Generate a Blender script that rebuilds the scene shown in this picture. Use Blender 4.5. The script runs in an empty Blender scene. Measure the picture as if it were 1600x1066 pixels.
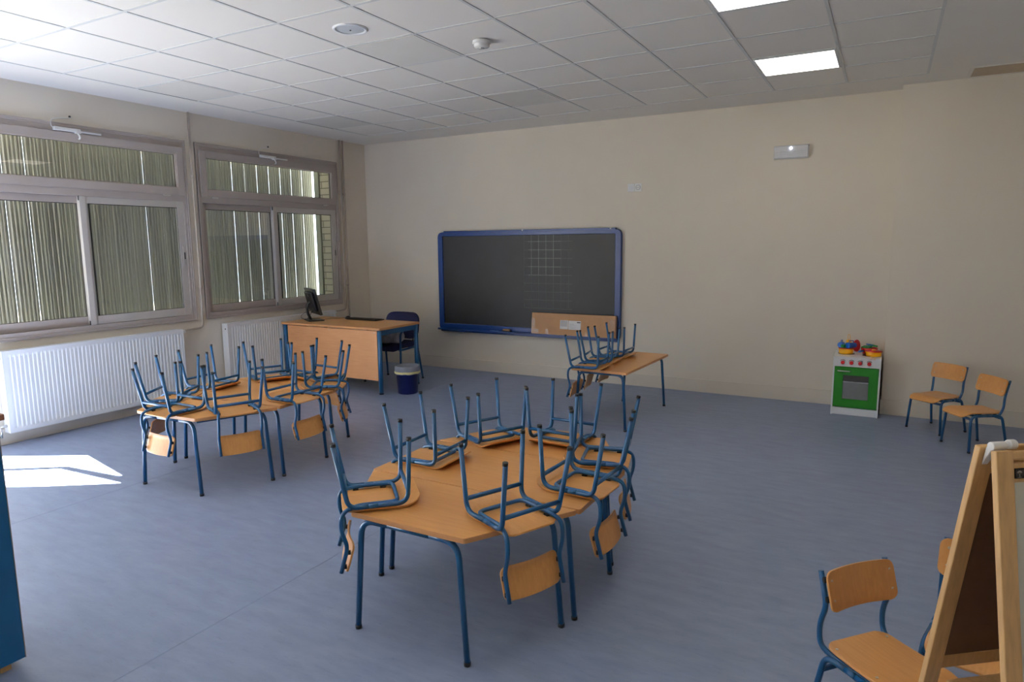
import bpy, bmesh, math, random
from mathutils import Vector, Matrix
random.seed(7)
S = bpy.context.scene
COL = S.collection
PI = math.pi
def R(a): return math.radians(a)

# ------------------------------------------------------------ camera, sky, sun, exposure
cam_d = bpy.data.cameras.new('camera'); cam = bpy.data.objects.new('camera', cam_d); COL.objects.link(cam)
cam_d.sensor_width = 36.0; cam_d.lens = 36.0*1049.32/1600.0; cam_d.clip_start = 0.05; cam_d.clip_end = 200
r_ = Vector((0.87477123, 0.48445798, -0.00870421)); u_ = Vector((-0.06113864, 0.12818101, 0.98986448)); d_ = Vector((-0.48066346, 0.86537281, -0.14174816))
M = Matrix(((r_.x, u_.x, -d_.x), (r_.y, u_.y, -d_.y), (r_.z, u_.z, -d_.z))).to_4x4()
M.translation = Vector((6.3536, -7.3177, 1.6175))
cam.matrix_world = M
S.camera = cam
S.view_settings.view_transform = 'Standard'; S.view_settings.look = 'None'
S.view_settings.gamma = 1.0; S.view_settings.use_curve_mapping = False
S.view_settings.exposure = -0.25
S.cycles.use_denoising = True
S.cycles.max_bounces = 10; S.cycles.diffuse_bounces = 6; S.cycles.glossy_bounces = 4; S.cycles.transparent_max_bounces = 16
S.cycles.caustics_reflective = False; S.cycles.caustics_refractive = False
S.cycles.sample_clamp_indirect = 6.0

W = bpy.data.worlds.new('world'); S.world = W; W.use_nodes = True
bg = W.node_tree.nodes['Background']; bg.inputs[0].default_value = (0.80, 0.89, 1.0, 1); bg.inputs[1].default_value = 6.5

SUN_AZ, SUN_T = R(29.5), 1.2                     # heading of the light and tan(elevation)
sd = bpy.data.lights.new('sun', 'SUN'); sd.energy = 260.0; sd.angle = R(0.5); sd.color = (1.0, 0.96, 0.90)
so = bpy.data.objects.new('sun', sd); COL.objects.link(so); so.location = (-6, -8, 8)
sv = Vector((math.cos(SUN_AZ), math.sin(SUN_AZ), -SUN_T))
so.rotation_euler = sv.to_track_quat('-Z', 'Y').to_euler()

LAMP = 7.0                                        # ceiling panel emission

# ------------------------------------------------------------ materials
def lin(c): 
    return tuple((v/255/12.92 if v/255 <= 0.04045 else ((v/255+0.055)/1.055)**2.4) for v in c)
def mat(name, col, rough=0.5, metal=0.0, noise=0.0, scale=30.0, bump=0.0, stretch=(1,1,1), coat=0.0, srgb=True, spec=0.5):
    m = bpy.data.materials.new(name); m.use_nodes = True
    nt = m.node_tree; p = nt.nodes['Principled BSDF']
    c = lin(col) if srgb else col
    p.inputs['Base Color'].default_value = (*c, 1); p.inputs['Roughness'].default_value = rough
    p.inputs['Metallic'].default_value = metal; p.inputs['Coat Weight'].default_value = coat
    p.inputs['Specular IOR Level'].default_value = spec
    if noise or bump:
        tc = nt.nodes.new('ShaderNodeTexCoord'); mp = nt.nodes.new('ShaderNodeMapping'); mp.inputs['Scale'].default_value = stretch
        n = nt.nodes.new('ShaderNodeTexNoise'); n.inputs['Scale'].default_value = scale; n.inputs['Detail'].default_value = 5
        nt.links.new(tc.outputs['Object'], mp.inputs[0]); nt.links.new(mp.outputs[0], n.inputs['Vector'])
        if noise:
            cr = nt.nodes.new('ShaderNodeValToRGB'); cr.color_ramp.elements[0].position = 0.3; cr.color_ramp.elements[1].position = 0.7
            cr.color_ramp.elements[0].color = (*[v*(1-noise) for v in c], 1); cr.color_ramp.elements[1].color = (*[min(1, v*(1+noise)) for v in c], 1)
            nt.links.new(n.outputs['Fac'], cr.inputs[0]); nt.links.new(cr.outputs[0], p.inputs['Base Color'])
        if bump:
            b = nt.nodes.new('ShaderNodeBump'); b.inputs['Strength'].default_value = bump; b.inputs['Distance'].default_value = 0.002
            nt.links.new(n.outputs['Fac'], b.inputs['Height']); nt.links.new(b.outputs[0], p.inputs['Normal'])
    return m
M_blue = mat('blue_tube', (16, 74, 118), 0.28, noise=0.06, scale=8)
M_rub = mat('black_rubber', (22, 22, 25), 0.6, noise=0.1)
M_wall = mat('cream_wall', (220, 211, 196), 0.75, noise=0.015, scale=3, bump=0.12)
M_skirt = mat('cream_skirting', (214, 205, 190), 0.6, noise=0.02, scale=4)
M_alu = mat('warm_grey_aluminium', (158, 148, 142), 0.42, noise=0.03, scale=6, metal=0.15)
M_alu2 = mat('light_aluminium', (182, 176, 170), 0.38, noise=0.03, scale=6, metal=0.2)
M_gask = mat('black_gasket', (18, 18, 20), 0.6, noise=0.1)
M_white = mat('white_enamel', (232, 234, 236), 0.35, noise=0.01, scale=5)
M_plas = mat('white_plastic', (228, 228, 226), 0.4, noise=0.01, scale=9)
M_pipe = mat('painted_pipe', (168, 156, 142), 0.45, noise=0.05, scale=12)
M_steel = mat('brushed_steel', (200, 200, 200), 0.3, metal=0.9, noise=0.04, scale=20)
M_screw = mat('screw_metal', (196, 190, 180), 0.35, metal=0.7, noise=0.05)
M_navy = mat('navy_fabric', (20, 24, 66), 0.9, noise=0.15, scale=200)
M_navyp = mat('navy_plastic', (10, 20, 78), 0.35, noise=0.04, scale=10)
M_blk = mat('black_plastic', (20, 20, 22), 0.38, noise=0.08, scale=20)
M_scr = mat('dark_screen', (8, 9, 12), 0.15, noise=0.05)
M_bframe = mat('blackboard_blue', (8, 48, 108), 0.32, noise=0.05, scale=8)
M_board = mat('blackboard_slate', (42, 42, 45), 0.46, noise=0.12, scale=4, spec=0.3)
M_ch1 = mat('chalk_line', (140, 146, 138), 0.9, noise=0.25, scale=40)
M_ch2 = mat('faint_chalk_line', (86, 88, 86), 0.9, noise=0.2, scale=40)
M_card = mat('cardboard', (172, 132, 96), 0.85, noise=0.05, scale=15)
M_tape = mat('brown_tape', (150, 112, 80), 0.25, noise=0.12, scale=60)
M_paper = mat('paper_label', (222, 222, 224), 0.7, noise=0.02)
M_ink = mat('print_ink', (60, 60, 66), 0.8, noise=0.1)
M_inkl = mat('pale_print', (166, 160, 160), 0.8, noise=0.1)
M_teal = mat('blue_laminate', (6, 84, 134), 0.45, noise=0.05, scale=4)
M_green = mat('green_laminate', (20, 118, 16), 0.5, noise=0.04, scale=5)
M_red = mat('red_plastic', (190, 20, 30), 0.3, noise=0.05)
M_yel = mat('yellow_plastic', (246, 178, 8), 0.35, noise=0.04)
M_bluep = mat('blue_plastic', (20, 96, 186), 0.35, noise=0.04)
M_grnp = mat('green_plastic', (14, 140, 60), 0.35, noise=0.04)
M_oven = mat('grey_oven_board', (120, 122, 124), 0.5, noise=0.04)
M_dark = mat('dark_inside', (52, 52, 54), 0.6, noise=0.05)
M_pine = mat('pine_wood', (205, 164, 110), 0.5, noise=0.12, scale=14, stretch=(6, 6, 0.5))
M_chalkbd = mat('brown_hardboard', (104, 74, 52), 0.7, noise=0.08, scale=30)
M_wboard = mat('white_drawing_board', (206, 204, 190), 0.4, noise=0.01)
M_bag = mat('translucent_liner', (176, 182, 194), 0.3, noise=0.1, scale=20)
M_bag.node_tree.nodes['Principled BSDF'].inputs['Alpha'].default_value = 0.55
M_band = mat('yellow_liner_band', (226, 214, 150), 0.45, noise=0.08, scale=20)
M_cloth = mat('grey_cloth', (184, 184, 186), 0.9, noise=0.25, scale=14, bump=0.5)
M_rail = mat('ceiling_grid', (200, 201, 200), 0.5, noise=0.02)
M_plaster = mat('white_plaster', (225, 221, 214), 0.85, noise=0.015, scale=3)
M_panel = mat('smooth_ceiling_panel', (208, 205, 198), 0.7, noise=0.02, scale=5)
M_screenpost = mat('grey_green_post', (150, 156, 146), 0.5, noise=0.03)
M_ground = mat('pale_concrete', (176, 174, 160), 0.9, noise=0.06, scale=2)
M_brown = mat('brown_edge', (130, 84, 60), 0.5, noise=0.1)

def beech(name, col, axis=0, rough=0.34):
    m = bpy.data.materials.new(name); m.use_nodes = True
    nt = m.node_tree; p = nt.nodes['Principled BSDF']; p.inputs['Roughness'].default_value = rough
    tc = nt.nodes.new('ShaderNodeTexCoord'); mp = nt.nodes.new('ShaderNodeMapping')
    sc = [1.0, 1.0, 1.0]
    for i in range(3): sc[i] = 1.5 if i == axis else 26.0
    mp.inputs['Scale'].default_value = sc
    n = nt.nodes.new('ShaderNodeTexNoise'); n.inputs['Scale'].default_value = 3.0; n.inputs['Detail'].default_value = 6; n.inputs['Roughness'].default_value = 0.6
    n2 = nt.nodes.new('ShaderNodeTexNoise'); n2.inputs['Scale'].default_value = 2.2
    mx = nt.nodes.new('ShaderNodeMath'); mx.operation = 'ADD'
    ml = nt.nodes.new('ShaderNodeMath'); ml.operation = 'MULTIPLY'; ml.inputs[1].default_value = 0.5
    cr = nt.nodes.new('ShaderNodeValToRGB'); c = lin(col)
    cr.color_ramp.elements[0].position = 0.3; cr.color_ramp.elements[1].position = 0.72
    cr.color_ramp.elements[0].color = (c[0]*0.80, c[1]*0.74, c[2]*0.66, 1); cr.color_ramp.elements[1].color = (min(1, c[0]*1.1), c[1]*1.12, c[2]*1.14, 1)
    nt.links.new(tc.outputs['Object'], mp.inputs[0]); nt.links.new(mp.outputs[0], n.inputs['Vector']); nt.links.new(tc.outputs['Object'], n2.inputs['Vector'])
    nt.links.new(n.outputs['Fac'], mx.inputs[0]); nt.links.new(n2.outputs['Fac'], mx.inputs[1]); nt.links.new(mx.outputs[0], ml.inputs[0])
    nt.links.new(ml.outputs[0], cr.inputs[0]); nt.links.new(cr.outputs[0], p.inputs['Base Color'])
    return m
M_top = beech('beech_tabletop', (202, 146, 84), 0)
M_edge = beech('beech_edge', (196, 142, 92), 0, 0.45)
M_ply = beech('beech_plywood', (208, 150, 86), 0, 0.32)
M_back = beech('beech_plywood_back', (208, 149, 86), 2, 0.34)
M_desk = beech('beech_desk_panel', (214, 156, 106), 0, 0.45)

def floor_mat():
    m = bpy.data.materials.new('marbled_blue_lino'); m.use_nodes = True
    nt = m.node_tree; L = nt.links; p = nt.nodes['Principled BSDF']; p.inputs['Roughness'].default_value = 0.36
    p.inputs['Specular IOR Level'].default_value = 0.45
    tc = nt.nodes.new('ShaderNodeTexCoord')
    def noise(sc, rot, s, det=5, rg=0.6):
        mp = nt.nodes.new('ShaderNodeMapping'); mp.inputs['Scale'].default_value = sc; mp.inputs['Rotation'].default_value = (0, 0, rot)
        n = nt.nodes.new('ShaderNodeTexNoise'); n.inputs['Scale'].default_value = s; n.inputs['Detail'].default_value = det; n.inputs['Roughness'].default_value = rg
        L.new(tc.outputs['Object'], mp.inputs[0]); L.new(mp.outputs[0], n.inputs['Vector']); return n
    a = noise((1.0, 3.2, 1), R(4), 5.0); b = noise((1.0, 5.0, 1), R(9), 15.0); c = noise((1, 1, 1), 0, 1.3, 3)
    def ramp(n, p0, c0, p1, c1):
        cr = nt.nodes.new('ShaderNodeValToRGB'); e = cr.color_ramp.elements
        e[0].position = p0; e[0].color = (*c0, 1); e[1].position = p1; e[1].color = (*c1, 1); L.new(n.outputs['Fac'], cr.inputs[0]); return cr
    base = ramp(a, 0.30, lin((120, 133, 160)), 0.70, lin((134, 146, 172)))
    st = ramp(b, 0.26, (0.80, 0.81, 0.84), 0.42, (1, 1, 1))
    st2 = ramp(b, 0.66, (0, 0, 0), 0.80, (0.05, 0.05, 0.045))
    big = ramp(c, 0.3, (0.95, 0.95, 0.95), 0.7, (1.04, 1.04, 1.04))
    def mix(t, x, y):
        mm = nt.nodes.new('ShaderNodeMix'); mm.data_type = 'RGBA'; mm.blend_type = t; mm.inputs[0].default_value = 1
        L.new(x, mm.inputs[6]); L.new(y, mm.inputs[7]); return mm.outputs[2]
    o = mix('MULTIPLY', base.outputs[0], st.outputs[0]); o = mix('MULTIPLY', o, big.outputs[0]); o = mix('ADD', o, st2.outputs[0])
    L.new(o, p.inputs['Base Color'])
    rr = nt.nodes.new('ShaderNodeMapRange'); rr.inputs[3].default_value = 0.30; rr.inputs[4].default_value = 0.46
    L.new(b.outputs['Fac'], rr.inputs[0]); L.new(rr.outputs[0], p.inputs['Roughness'])
    return m
M_floor = floor_mat()
M_seam = mat('lino_weld', (116, 129, 156), 0.4, noise=0.05)

def tile_mat():
    m = bpy.data.materials.new('perforated_ceiling_tile'); m.use_nodes = True
    nt = m.node_tree; L = nt.links; p = nt.nodes['Principled BSDF']; p.inputs['Roughness'].default_value = 0.8
    tc = nt.nodes.new('ShaderNodeTexCoord'); v = nt.nodes.new('ShaderNodeTexVoronoi'); v.inputs['Scale'].default_value = 62.0; v.inputs['Randomness'].default_value = 0.0
    cr = nt.nodes.new('ShaderNodeValToRGB'); cr.color_ramp.elements[0].position = 0.22; cr.color_ramp.elements[1].position = 0.34
    cr.color_ramp.elements[0].color = (0.32, 0.32, 0.32, 1); cr.color_ramp.elements[1].color = (*lin((229, 225, 218)), 1)
    L.new(tc.outputs['Object'], v.inputs['Vector']); L.new(v.outputs['Distance'], cr.inputs[0]); L.new(cr.outputs[0], p.inputs['Base Color'])
    return m
M_tile = tile_mat()

def glass_mat():
    m = bpy.data.materials.new('window_glass'); m.use_nodes = True
    nt = m.node_tree; nt.nodes.remove(nt.nodes['Principled BSDF']); out = nt.nodes['Material Output']
    t = nt.nodes.new('ShaderNodeBsdfTransparent'); t.inputs[0].default_value = (0.84, 0.86, 0.85, 1)
    g = nt.nodes.new('ShaderNodeBsdfGlossy'); g.inputs['Roughness'].default_value = 0.01
    f = nt.nodes.new('ShaderNodeFresnel'); f.inputs[0].default_value = 1.5
    mx = nt.nodes.new('ShaderNodeMixShader')
    nt.links.new(f.outputs[0], mx.inputs[0]); nt.links.new(t.outputs[0], mx.inputs[1]); nt.links.new(g.outputs[0], mx.inputs[2]); nt.links.new(mx.outputs[0], out.inputs[0])
    return m
M_glass = glass_mat()

def screen_mat():
    m = bpy.data.materials.new('translucent_sunscreen'); m.use_nodes = True
    nt = m.node_tree; p = nt.nodes['Principled BSDF']; out = nt.nodes['Material Output']
    p.inputs['Base Color'].default_value = (*lin((170, 174, 172)), 1); p.inputs['Roughness'].default_value = 0.6
    t = nt.nodes.new('ShaderNodeBsdfTranslucent'); t.inputs[0].default_value = (*lin((176, 180, 172)), 1)
    tc = nt.nodes.new('ShaderNodeTexCoord'); mp = nt.nodes.new('ShaderNodeMapping'); mp.inputs['Scale'].default_value = (1, 1, 0.03)
    n = nt.nodes.new('ShaderNodeTexNoise'); n.inputs['Scale'].default_value = 24; n.inputs['Detail'].default_value = 3
    mr = nt.nodes.new('ShaderNodeMapRange'); mr.inputs[1].default_value = 0.3; mr.inputs[2].default_value = 0.7; mr.inputs[3].default_value = 0.02; mr.inputs[4].default_value = 0.22
    nt.links.new(tc.outputs['Object'], mp.inputs[0]); nt.links.new(mp.outputs[0], n.inputs['Vector']); nt.links.new(n.outputs['Fac'], mr.inputs[0])
    mx = nt.nodes.new('ShaderNodeMixShader'); nt.links.new(mr.outputs[0], mx.inputs[0])
    nt.links.new(p.outputs[0], mx.inputs[1]); nt.links.new(t.outputs[0], mx.inputs[2]); nt.links.new(mx.outputs[0], out.inputs[0])
    return m
M_screen = screen_mat()

def brick_mat():
    m = bpy.data.materials.new('white_brick'); m.use_nodes = True
    nt = m.node_tree; p = nt.nodes['Principled BSDF']; p.inputs['Roughness'].default_value = 0.8
    tc = nt.nodes.new('ShaderNodeTexCoord'); mp = nt.nodes.new('ShaderNodeMapping'); mp.inputs['Rotation'].default_value = (R(90), 0, 0)
    b = nt.nodes.new('ShaderNodeTexBrick'); b.inputs['Scale'].default_value = 1.0; b.inputs['Brick Width'].default_value = 0.26; b.inputs['Row Height'].default_value = 0.085; b.inputs['Mortar Size'].default_value = 0.006
    b.inputs['Color1'].default_value = (*lin((206, 202, 188)), 1); b.inputs['Color2'].default_value = (*lin((190, 188, 174)), 1); b.inputs['Mortar'].default_value = (*lin((120, 118, 108)), 1)
    nt.links.new(tc.outputs['Object'], mp.inputs[0]); nt.links.new(mp.outputs[0], b.inputs['Vector']); nt.links.new(b.outputs['Color'], p.inputs['Base Color'])
    return m
M_brick = brick_mat()

def emis(name, col, s):
    m = bpy.data.materials.new(name); m.use_nodes = True
    p = m.node_tree.nodes['Principled BSDF']; p.inputs['Base Color'].default_value = (0.8, 0.8, 0.8, 1)
    p.inputs['Emission Color'].default_value = (*col, 1); p.inputs['Emission Strength'].default_value = s
    return m
M_lamp = emis('lit_diffuser', (1.0, 0.94, 0.86), LAMP)
M_led = emis('lit_indicator', (0.85, 0.9, 1.0), 12.0)

# ------------------------------------------------------------ mesh helpers
def box(bm, x0, x1, y0, y1, z0, z1, mi=0):
    v = [bm.verts.new((x, y, z)) for z in (z0, z1) for x, y in ((x0, y0), (x1, y0), (x1, y1), (x0, y1))]
    for f in ((3, 2, 1, 0), (4, 5, 6, 7), (0, 1, 5, 4), (1, 2, 6, 5), (2, 3, 7, 6), (3, 0, 4, 7)):
        bm.faces.new([v[i] for i in f]).material_index = mi
def fillet(pts, rad, n=6):
    pts = [Vector(p) for p in pts]; out = [pts[0]]
    for i in range(1, len(pts)-1):
        a, b, c = pts[i-1], pts[i], pts[i+1]
        r = rad[i-1] if isinstance(rad, (list, tuple)) else rad
        u = (a-b); w = (c-b); t = min(r, u.length*0.49, w.length*0.49); u.normalize(); w.normalize()
        p0 = b+u*t; p1 = b+w*t
        for k in range(n+1):
            s = k/n; out.append(p0*(1-s)**2 + b*2*s*(1-s) + p1*s*s)
    out.append(pts[-1]); return out
def tube(bm, pts, r, seg=12, cap=True, mi=0, r2=None, closed=False):
    pts = [Vector(p) for p in pts]; rings = []; n = len(pts); up = None
    for i, p in enumerate(pts):
        if closed: t = pts[(i+1) % n]-pts[i-1]
        else: t = (pts[min(i+1, n-1)]-pts[max(i-1, 0)])
        t.normalize()
        if up is None:
            up = Vector((0, 0, 1)) if abs(t.z) < 0.9 else Vector((1, 0, 0))
        up = (up - t*up.dot(t)).normalized(); s = t.cross(up)
        rr = r if r2 is None else r+(r2-r)*i/(n-1)
        rings.append([bm.verts.new(p+(up*math.cos(a)+s*math.sin(a))*rr) for a in [2*PI*k/seg for k in range(seg)]])
    m = n if closed else n-1
    for i in range(m):
        A, B = rings[i], rings[(i+1) % n]
        for k in range(seg):
            f = bm.faces.new((A[k], A[(k+1) % seg], B[(k+1) % seg], B[k])); f.smooth = True; f.material_index = mi
    if cap and not closed:
        bm.faces.new(rings[0][::-1]).material_index = mi; bm.faces.new(rings[-1]).material_index = mi
def lathe(bm, prof, seg=32, c=(0, 0, 0), mi=0, smooth=True, fn=None):
    rings = []
    for r, z in prof:
        ring = []
        for k in range(seg):
            a = 2*PI*k/seg; rr, zz = (r, z) if fn is None else fn(r, z, a)
            ring.append(bm.verts.new((c[0]+rr*math.cos(a), c[1]+rr*math.sin(a), c[2]+zz)))
        rings.append(ring)
    for A, B in zip(rings, rings[1:]):
        for k in range(seg):
            f = bm.faces.new((A[k], A[(k+1) % seg], B[(k+1) % seg], B[k])); f.smooth = smooth; f.material_index = mi
    return rings
def disc(bm, r, z, c=(0, 0), seg=32, h=0.003, mi=0):
    rs = lathe(bm, [(r, z), (r, z+h)], seg, (c[0], c[1], 0), mi, False)
    bm.faces.new(rs[0][::-1]).material_index = mi; bm.faces.new(rs[1]).material_index = mi
def prism(bm, poly, z0, z1, mi=0, side_mi=None):
    a = [bm.verts.new((x, y, z0)) for x, y in poly]; b = [bm.verts.new((x, y, z1)) for x, y in poly]
    bm.faces.new(a[::-1]).material_index = mi; bm.faces.new(b).material_index = mi
    for i in range(len(poly)):
        j = (i+1) % len(poly); bm.faces.new((a[i], a[j], b[j], b[i])).material_index = mi if side_mi is None else side_mi
def rpoly(pts, r, n=4):
    out = []; m = len(pts)
    for i in range(m):
        a, b, c = Vector(pts[i-1]), Vector(pts[i]), Vector(pts[(i+1) % m])
        u = (a-b).normalized(); w = (c-b).normalized(); p0 = b+u*r; p1 = b+w*r
        for k in range(n+1):
            s = k/n; q = p0*(1-s)**2+b*2*s*(1-s)+p1*s*s; out.append((q.x, q.y))
    return out
def obj(name, bm, mats, parent=None, bevel=0.0, smooth=False, seg=2):
    bmesh.ops.recalc_face_normals(bm, faces=bm.faces)
    me = bpy.data.meshes.new(name); bm.to_mesh(me); bm.free()
    if not isinstance(mats, (list, tuple)): mats = [mats]
    for m in mats: me.materials.append(m)
    o = bpy.data.objects.new(name, me); COL.objects.link(o)
    if parent is not None: o.parent = parent
    if bevel:
        b = o.modifiers.new('bevel', 'BEVEL'); b.width = bevel; b.segments = seg; b.limit_method = 'ANGLE'; b.angle_limit = R(40)
    if smooth:
        for p in me.polygons: p.use_smooth = True
    return o
def bx(name, m, parent, *dims, bevel=0.0):
    bm = bmesh.new(); box(bm, *dims); return obj(name, bm, m, parent, bevel)
def tb(name, m, parent, pts, r, seg=12):
    bm = bmesh.new(); tube(bm, pts, r, seg); return obj(name, bm, m, parent)
def tag(o, label=None, cat=None, group=None, kind=None):
    if label: o['label'] = label
    if cat: o['category'] = cat
    if group: o['group'] = group
    if kind: o['kind'] = kind
    return o
def thing(name, label, cat, loc=(0, 0, 0), rz=0.0, group=None, kind=None):
    o = bpy.data.objects.new(name, None); COL.objects.link(o); o.empty_display_size = 0.1
    o.location = loc; o.rotation_euler = (0, 0, rz)
    return tag(o, label, cat, group, kind)
def struct(o): o['kind'] = 'structure'; return o
def dup(root, loc, rot, label, group=None):
    r = root.copy(); COL.objects.link(r); r.location = loc; r.rotation_euler = rot; r['label'] = label
    if group: r['group'] = group
    for ch in list(root.children):
        c = ch.copy(); COL.objects.link(c); c.parent = r
        for g in list(ch.children):
            d = g.copy(); COL.objects.link(d); d.parent = c
    return r

# ------------------------------------------------------------ room shell
H = 2.9885; XR, YF = 8.6, -9.3
bm = bmesh.new(); box(bm, -0.25, XR+0.2, YF-0.2, 0.2, -0.12, 0.0); struct(obj('floor', bm, M_floor))
# welded seams of the lino sheets
for k, x in enumerate((1.9, 3.9)):
    bm = bmesh.new(); box(bm, x-0.002, x+0.002, YF, 0.0, 0.0, 0.0006); o = obj('trim_%d' % (k+1), bm, M_seam); struct(o)

GX0, GY0 = 0.558, -0.569
NI, NJ = 10, 14
GX1, GY1 = GX0+NI*0.6, GY0-NJ*0.6
bm = bmesh.new()
box(bm, -0.25, GX0, YF-0.2, 0.2, H, H+0.1); box(bm, GX1, XR+0.2, YF-0.2, 0.2, H, H+0.1)
box(bm, GX0, GX1, GY0, 0.2, H, H+0.1); box(bm, GX0, GX1, YF-0.2, GY1, H, H+0.1)
box(bm, GX0, GX1, GY1, GY0, H+0.003, H+0.1, 1)
struct(obj('ceiling', bm, [M_plaster, M_tile]))
bm = bmesh.new()
for i in range(NI+1): box(bm, GX0+i*0.6-0.010, GX0+i*0.6+0.010, GY1, GY0, H-0.0005, H+0.0035)
for j in range(NJ+1): box(bm, GX0, GX1, GY0-j*0.6-0.010, GY0-j*0.6+0.010, H-0.0003, H+0.0035)
struct(obj('trim_5', bm, M_rail))

WZ0, WZ1 = 0.858, 2.701
WIN = [(-4.822, -2.750), (-2.637, -0.565)]
DY0, DY1 = -8.20, -4.99                          # unseen door bay beside the first window, left unglazed and widened for sun bounce
bm = bmesh.new()
xs = (-0.25, 0.0)
def wl(y0, y1, z0, z1): box(bm, xs[0], xs[1], y0, y1, z0, z1)
wl(WIN[1][1], 0.2, 0, H); box(bm, -0.09, 0.0, WIN[0][1], WIN[1][0], 0, H); wl(DY1, WIN[0][0], 0, H); wl(YF-0.2, DY0, 0, H)
for a, b in WIN: wl(a, b, 0, WZ0); wl(a, b, WZ1, H)
wl(DY0, DY1, 2.93, H)
struct(obj('wall_left', bm, M_wall))
bm = bmesh.new(); box(bm, 0.0, 6.389, 0.0, 0.2, 0, H); box(bm, 6.389, XR+0.2, -0.2, 0.2, 0, H); struct(obj('wall_back', bm, M_wall))
bm = bmesh.new(); box(bm, XR, XR+0.2, YF-0.2, -0.2, 0, H); struct(obj('wall_right', bm, M_wall))
bm = bmesh.new(); box(bm, 0.0, XR, YF-0.2, YF, 0, H); struct(obj('wall_front', bm, M_wall))
bm = bmesh.new(); box(bm, 0.0, 6.389, -0.012, 0.0, 0, 0.143); box(bm, 6.377, 6.389, -0.2, -0.012, 0, 0.143); box(bm, 6.377, XR, -0.212, -0.2, 0, 0.143)
struct(obj('baseboard_back', bm, M_skirt, bevel=0.003))
bm = bmesh.new(); box(bm, 0.0, 0.012, DY1, -0.012, 0, 0.137); struct(obj('baseboard_left', bm, M_skirt, bevel=0.003))

# added sun mask in the door bay, holes shaped to cast the floor patch
def backproj(x, y, xp=-0.05):
    return (y-(x-xp)*math.tan(SUN_AZ), (x-xp)/math.cos(SUN_AZ)*SUN_T)
up = [(0.02, -4.960), (0.325, -4.783), (0.904, -4.464), (1.647, -4.630), (1.081, -4.687), (0.70, -4.940), (0.02, -5.395)]
lo = [(0.02, -5.47), (0.73, -4.995), (1.075, -4.752), (1.783, -4.721), (1.379, -5.003), (1.114, -5.155), (1.60, -5.62), (1.60, -7.15), (0.02, -8.05)]
PA = [backproj(*p) for p in up]; PB = [backproj(*p) for p in lo]
bm = bmesh.new()
outer = [(DY0-0.05, 0.0), (DY1+0.04, 0.0), (DY1+0.04, 2.96), (DY0-0.05, 2.96)]
vs = []; es = []
for loop in (outer, PA, PB):
    vv = [bm.verts.new((-0.05, y, z)) for y, z in loop]
    for i in range(len(vv)): es.append(bm.edges.new((vv[i], vv[(i+1) % len(vv)])))
bmesh.ops.triangle_fill(bm, use_beauty=True, use_dissolve=False, edges=es, normal=(1, 0, 0))
def inside(poly, y, z):
    c = False
    for i in range(len(poly)):
        (a, b), (p, q) = poly[i-1], poly[i]
        if (b > z) != (q > z) and y < (p-a)*(z-b)/(q-b)+a: c = not c
    return c
kill = [f for f in bm.faces if inside(PA, *f.calc_center_median()[1:]) or inside(PB, *f.calc_center_median()[1:])]
bmesh.ops.delete(bm, geom=kill, context='FACES_ONLY')
door = obj('sun_mask', bm, M_alu); struct(door)
so_ = door.modifiers.new('thick', 'SOLIDIFY'); so_.thickness = 0.006; so_.offset = 0

# outside
bm = bmesh.new(); box(bm, -14, -0.25, -16, 8, -0.22, -0.12); tag(obj('ground_outside', bm, M_ground), kind='structure')
bm = bmesh.new(); prism(bm, [(-0.25, 1.5), (-0.25, -4.90), (-3.4, -6.68), (-3.4, 1.5)], 3.0, 3.12); tag(obj('sun_blocker_outside', bm, M_plaster), kind='structure')  # unseen slab added to keep direct sun off the sunscreens and windows
bm = bmesh.new(); box(bm, -0.29, -0.075, -0.572, -0.5655, 0.862, 2.697); box(bm, -0.29, -0.25, -0.5655, -0.1, 0.0, 2.697); tag(obj('wall_outside', bm, M_brick), kind='structure')
bm = bmesh.new(); box(bm, -0.37, -0.292, -0.60, -0.53, -0.12, 3.0); tag(obj('trim_6', bm, M_screenpost), kind='structure')

# ------------------------------------------------------------ sunscreens outside the windows
rs_ = random.Random(11)
def sunscreen(y0, y1, label):
    root = thing('sun_screen', label, 'sunscreen', (-0.60, (y0+y1)/2, -0.12)); cy = (y0+y1)/2
    bm = bmesh.new(); y = y1; ns = round((y1-y0)/0.184); pit = (y1-y0)/ns
    for k in range(ns):
        gap = (0.0045 if k < 7 else 0.0012) if y1 > -1 else (0.0065 if k in (8, 9) else 0.003 if k in (0, 6, 7, 10) else 0.0010)
        w = pit-gap; n = 56; ribs = [(c+rs_.uniform(-0.025, 0.025), rs_.uniform(0.035, 0.075)) for c in (0.13, 0.30, 0.48, 0.66, 0.85)]; zb, zt = 0.42, 3.0; A = []; B = []
        for i in range(n+1):
            dx = 0.011*max([max(0.0, min(1.0, (rw-abs(i/n-rc))/0.03)) for rc, rw in ribs])
            yy = y-i/n*w-cy
            A.append(bm.verts.new((dx, yy, zb))); B.append(bm.verts.new((dx, yy, zt)))
        for i in range(n): bm.faces.new((A[i], A[i+1], B[i+1], B[i]))
        y -= pit
    o = obj('ribbed_sheet', bm, M_screen, root)
    so = o.modifiers.new('thick', 'SOLIDIFY'); so.thickness = 0.002
    yy = y1-cy
    for k, y in enumerate((y0-cy+0.10, 0.0, y1-cy-0.10)): bx('post', M_screenpost, root, -0.06, -0.02, y-0.02, y+0.02, 0.0, 3.10)
    bx('bottom_rail', M_screenpost, root, -0.03, 0.02, y0-cy, y1-cy, 0.38, 0.42)
sunscreen(-4.90, -2.6402, 'grey ribbed vertical sunscreen panels outside the window nearest the camera')
sunscreen(-2.64, -0.41, 'grey ribbed vertical sunscreen panels outside the window nearest the corner, brick beside them')

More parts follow.
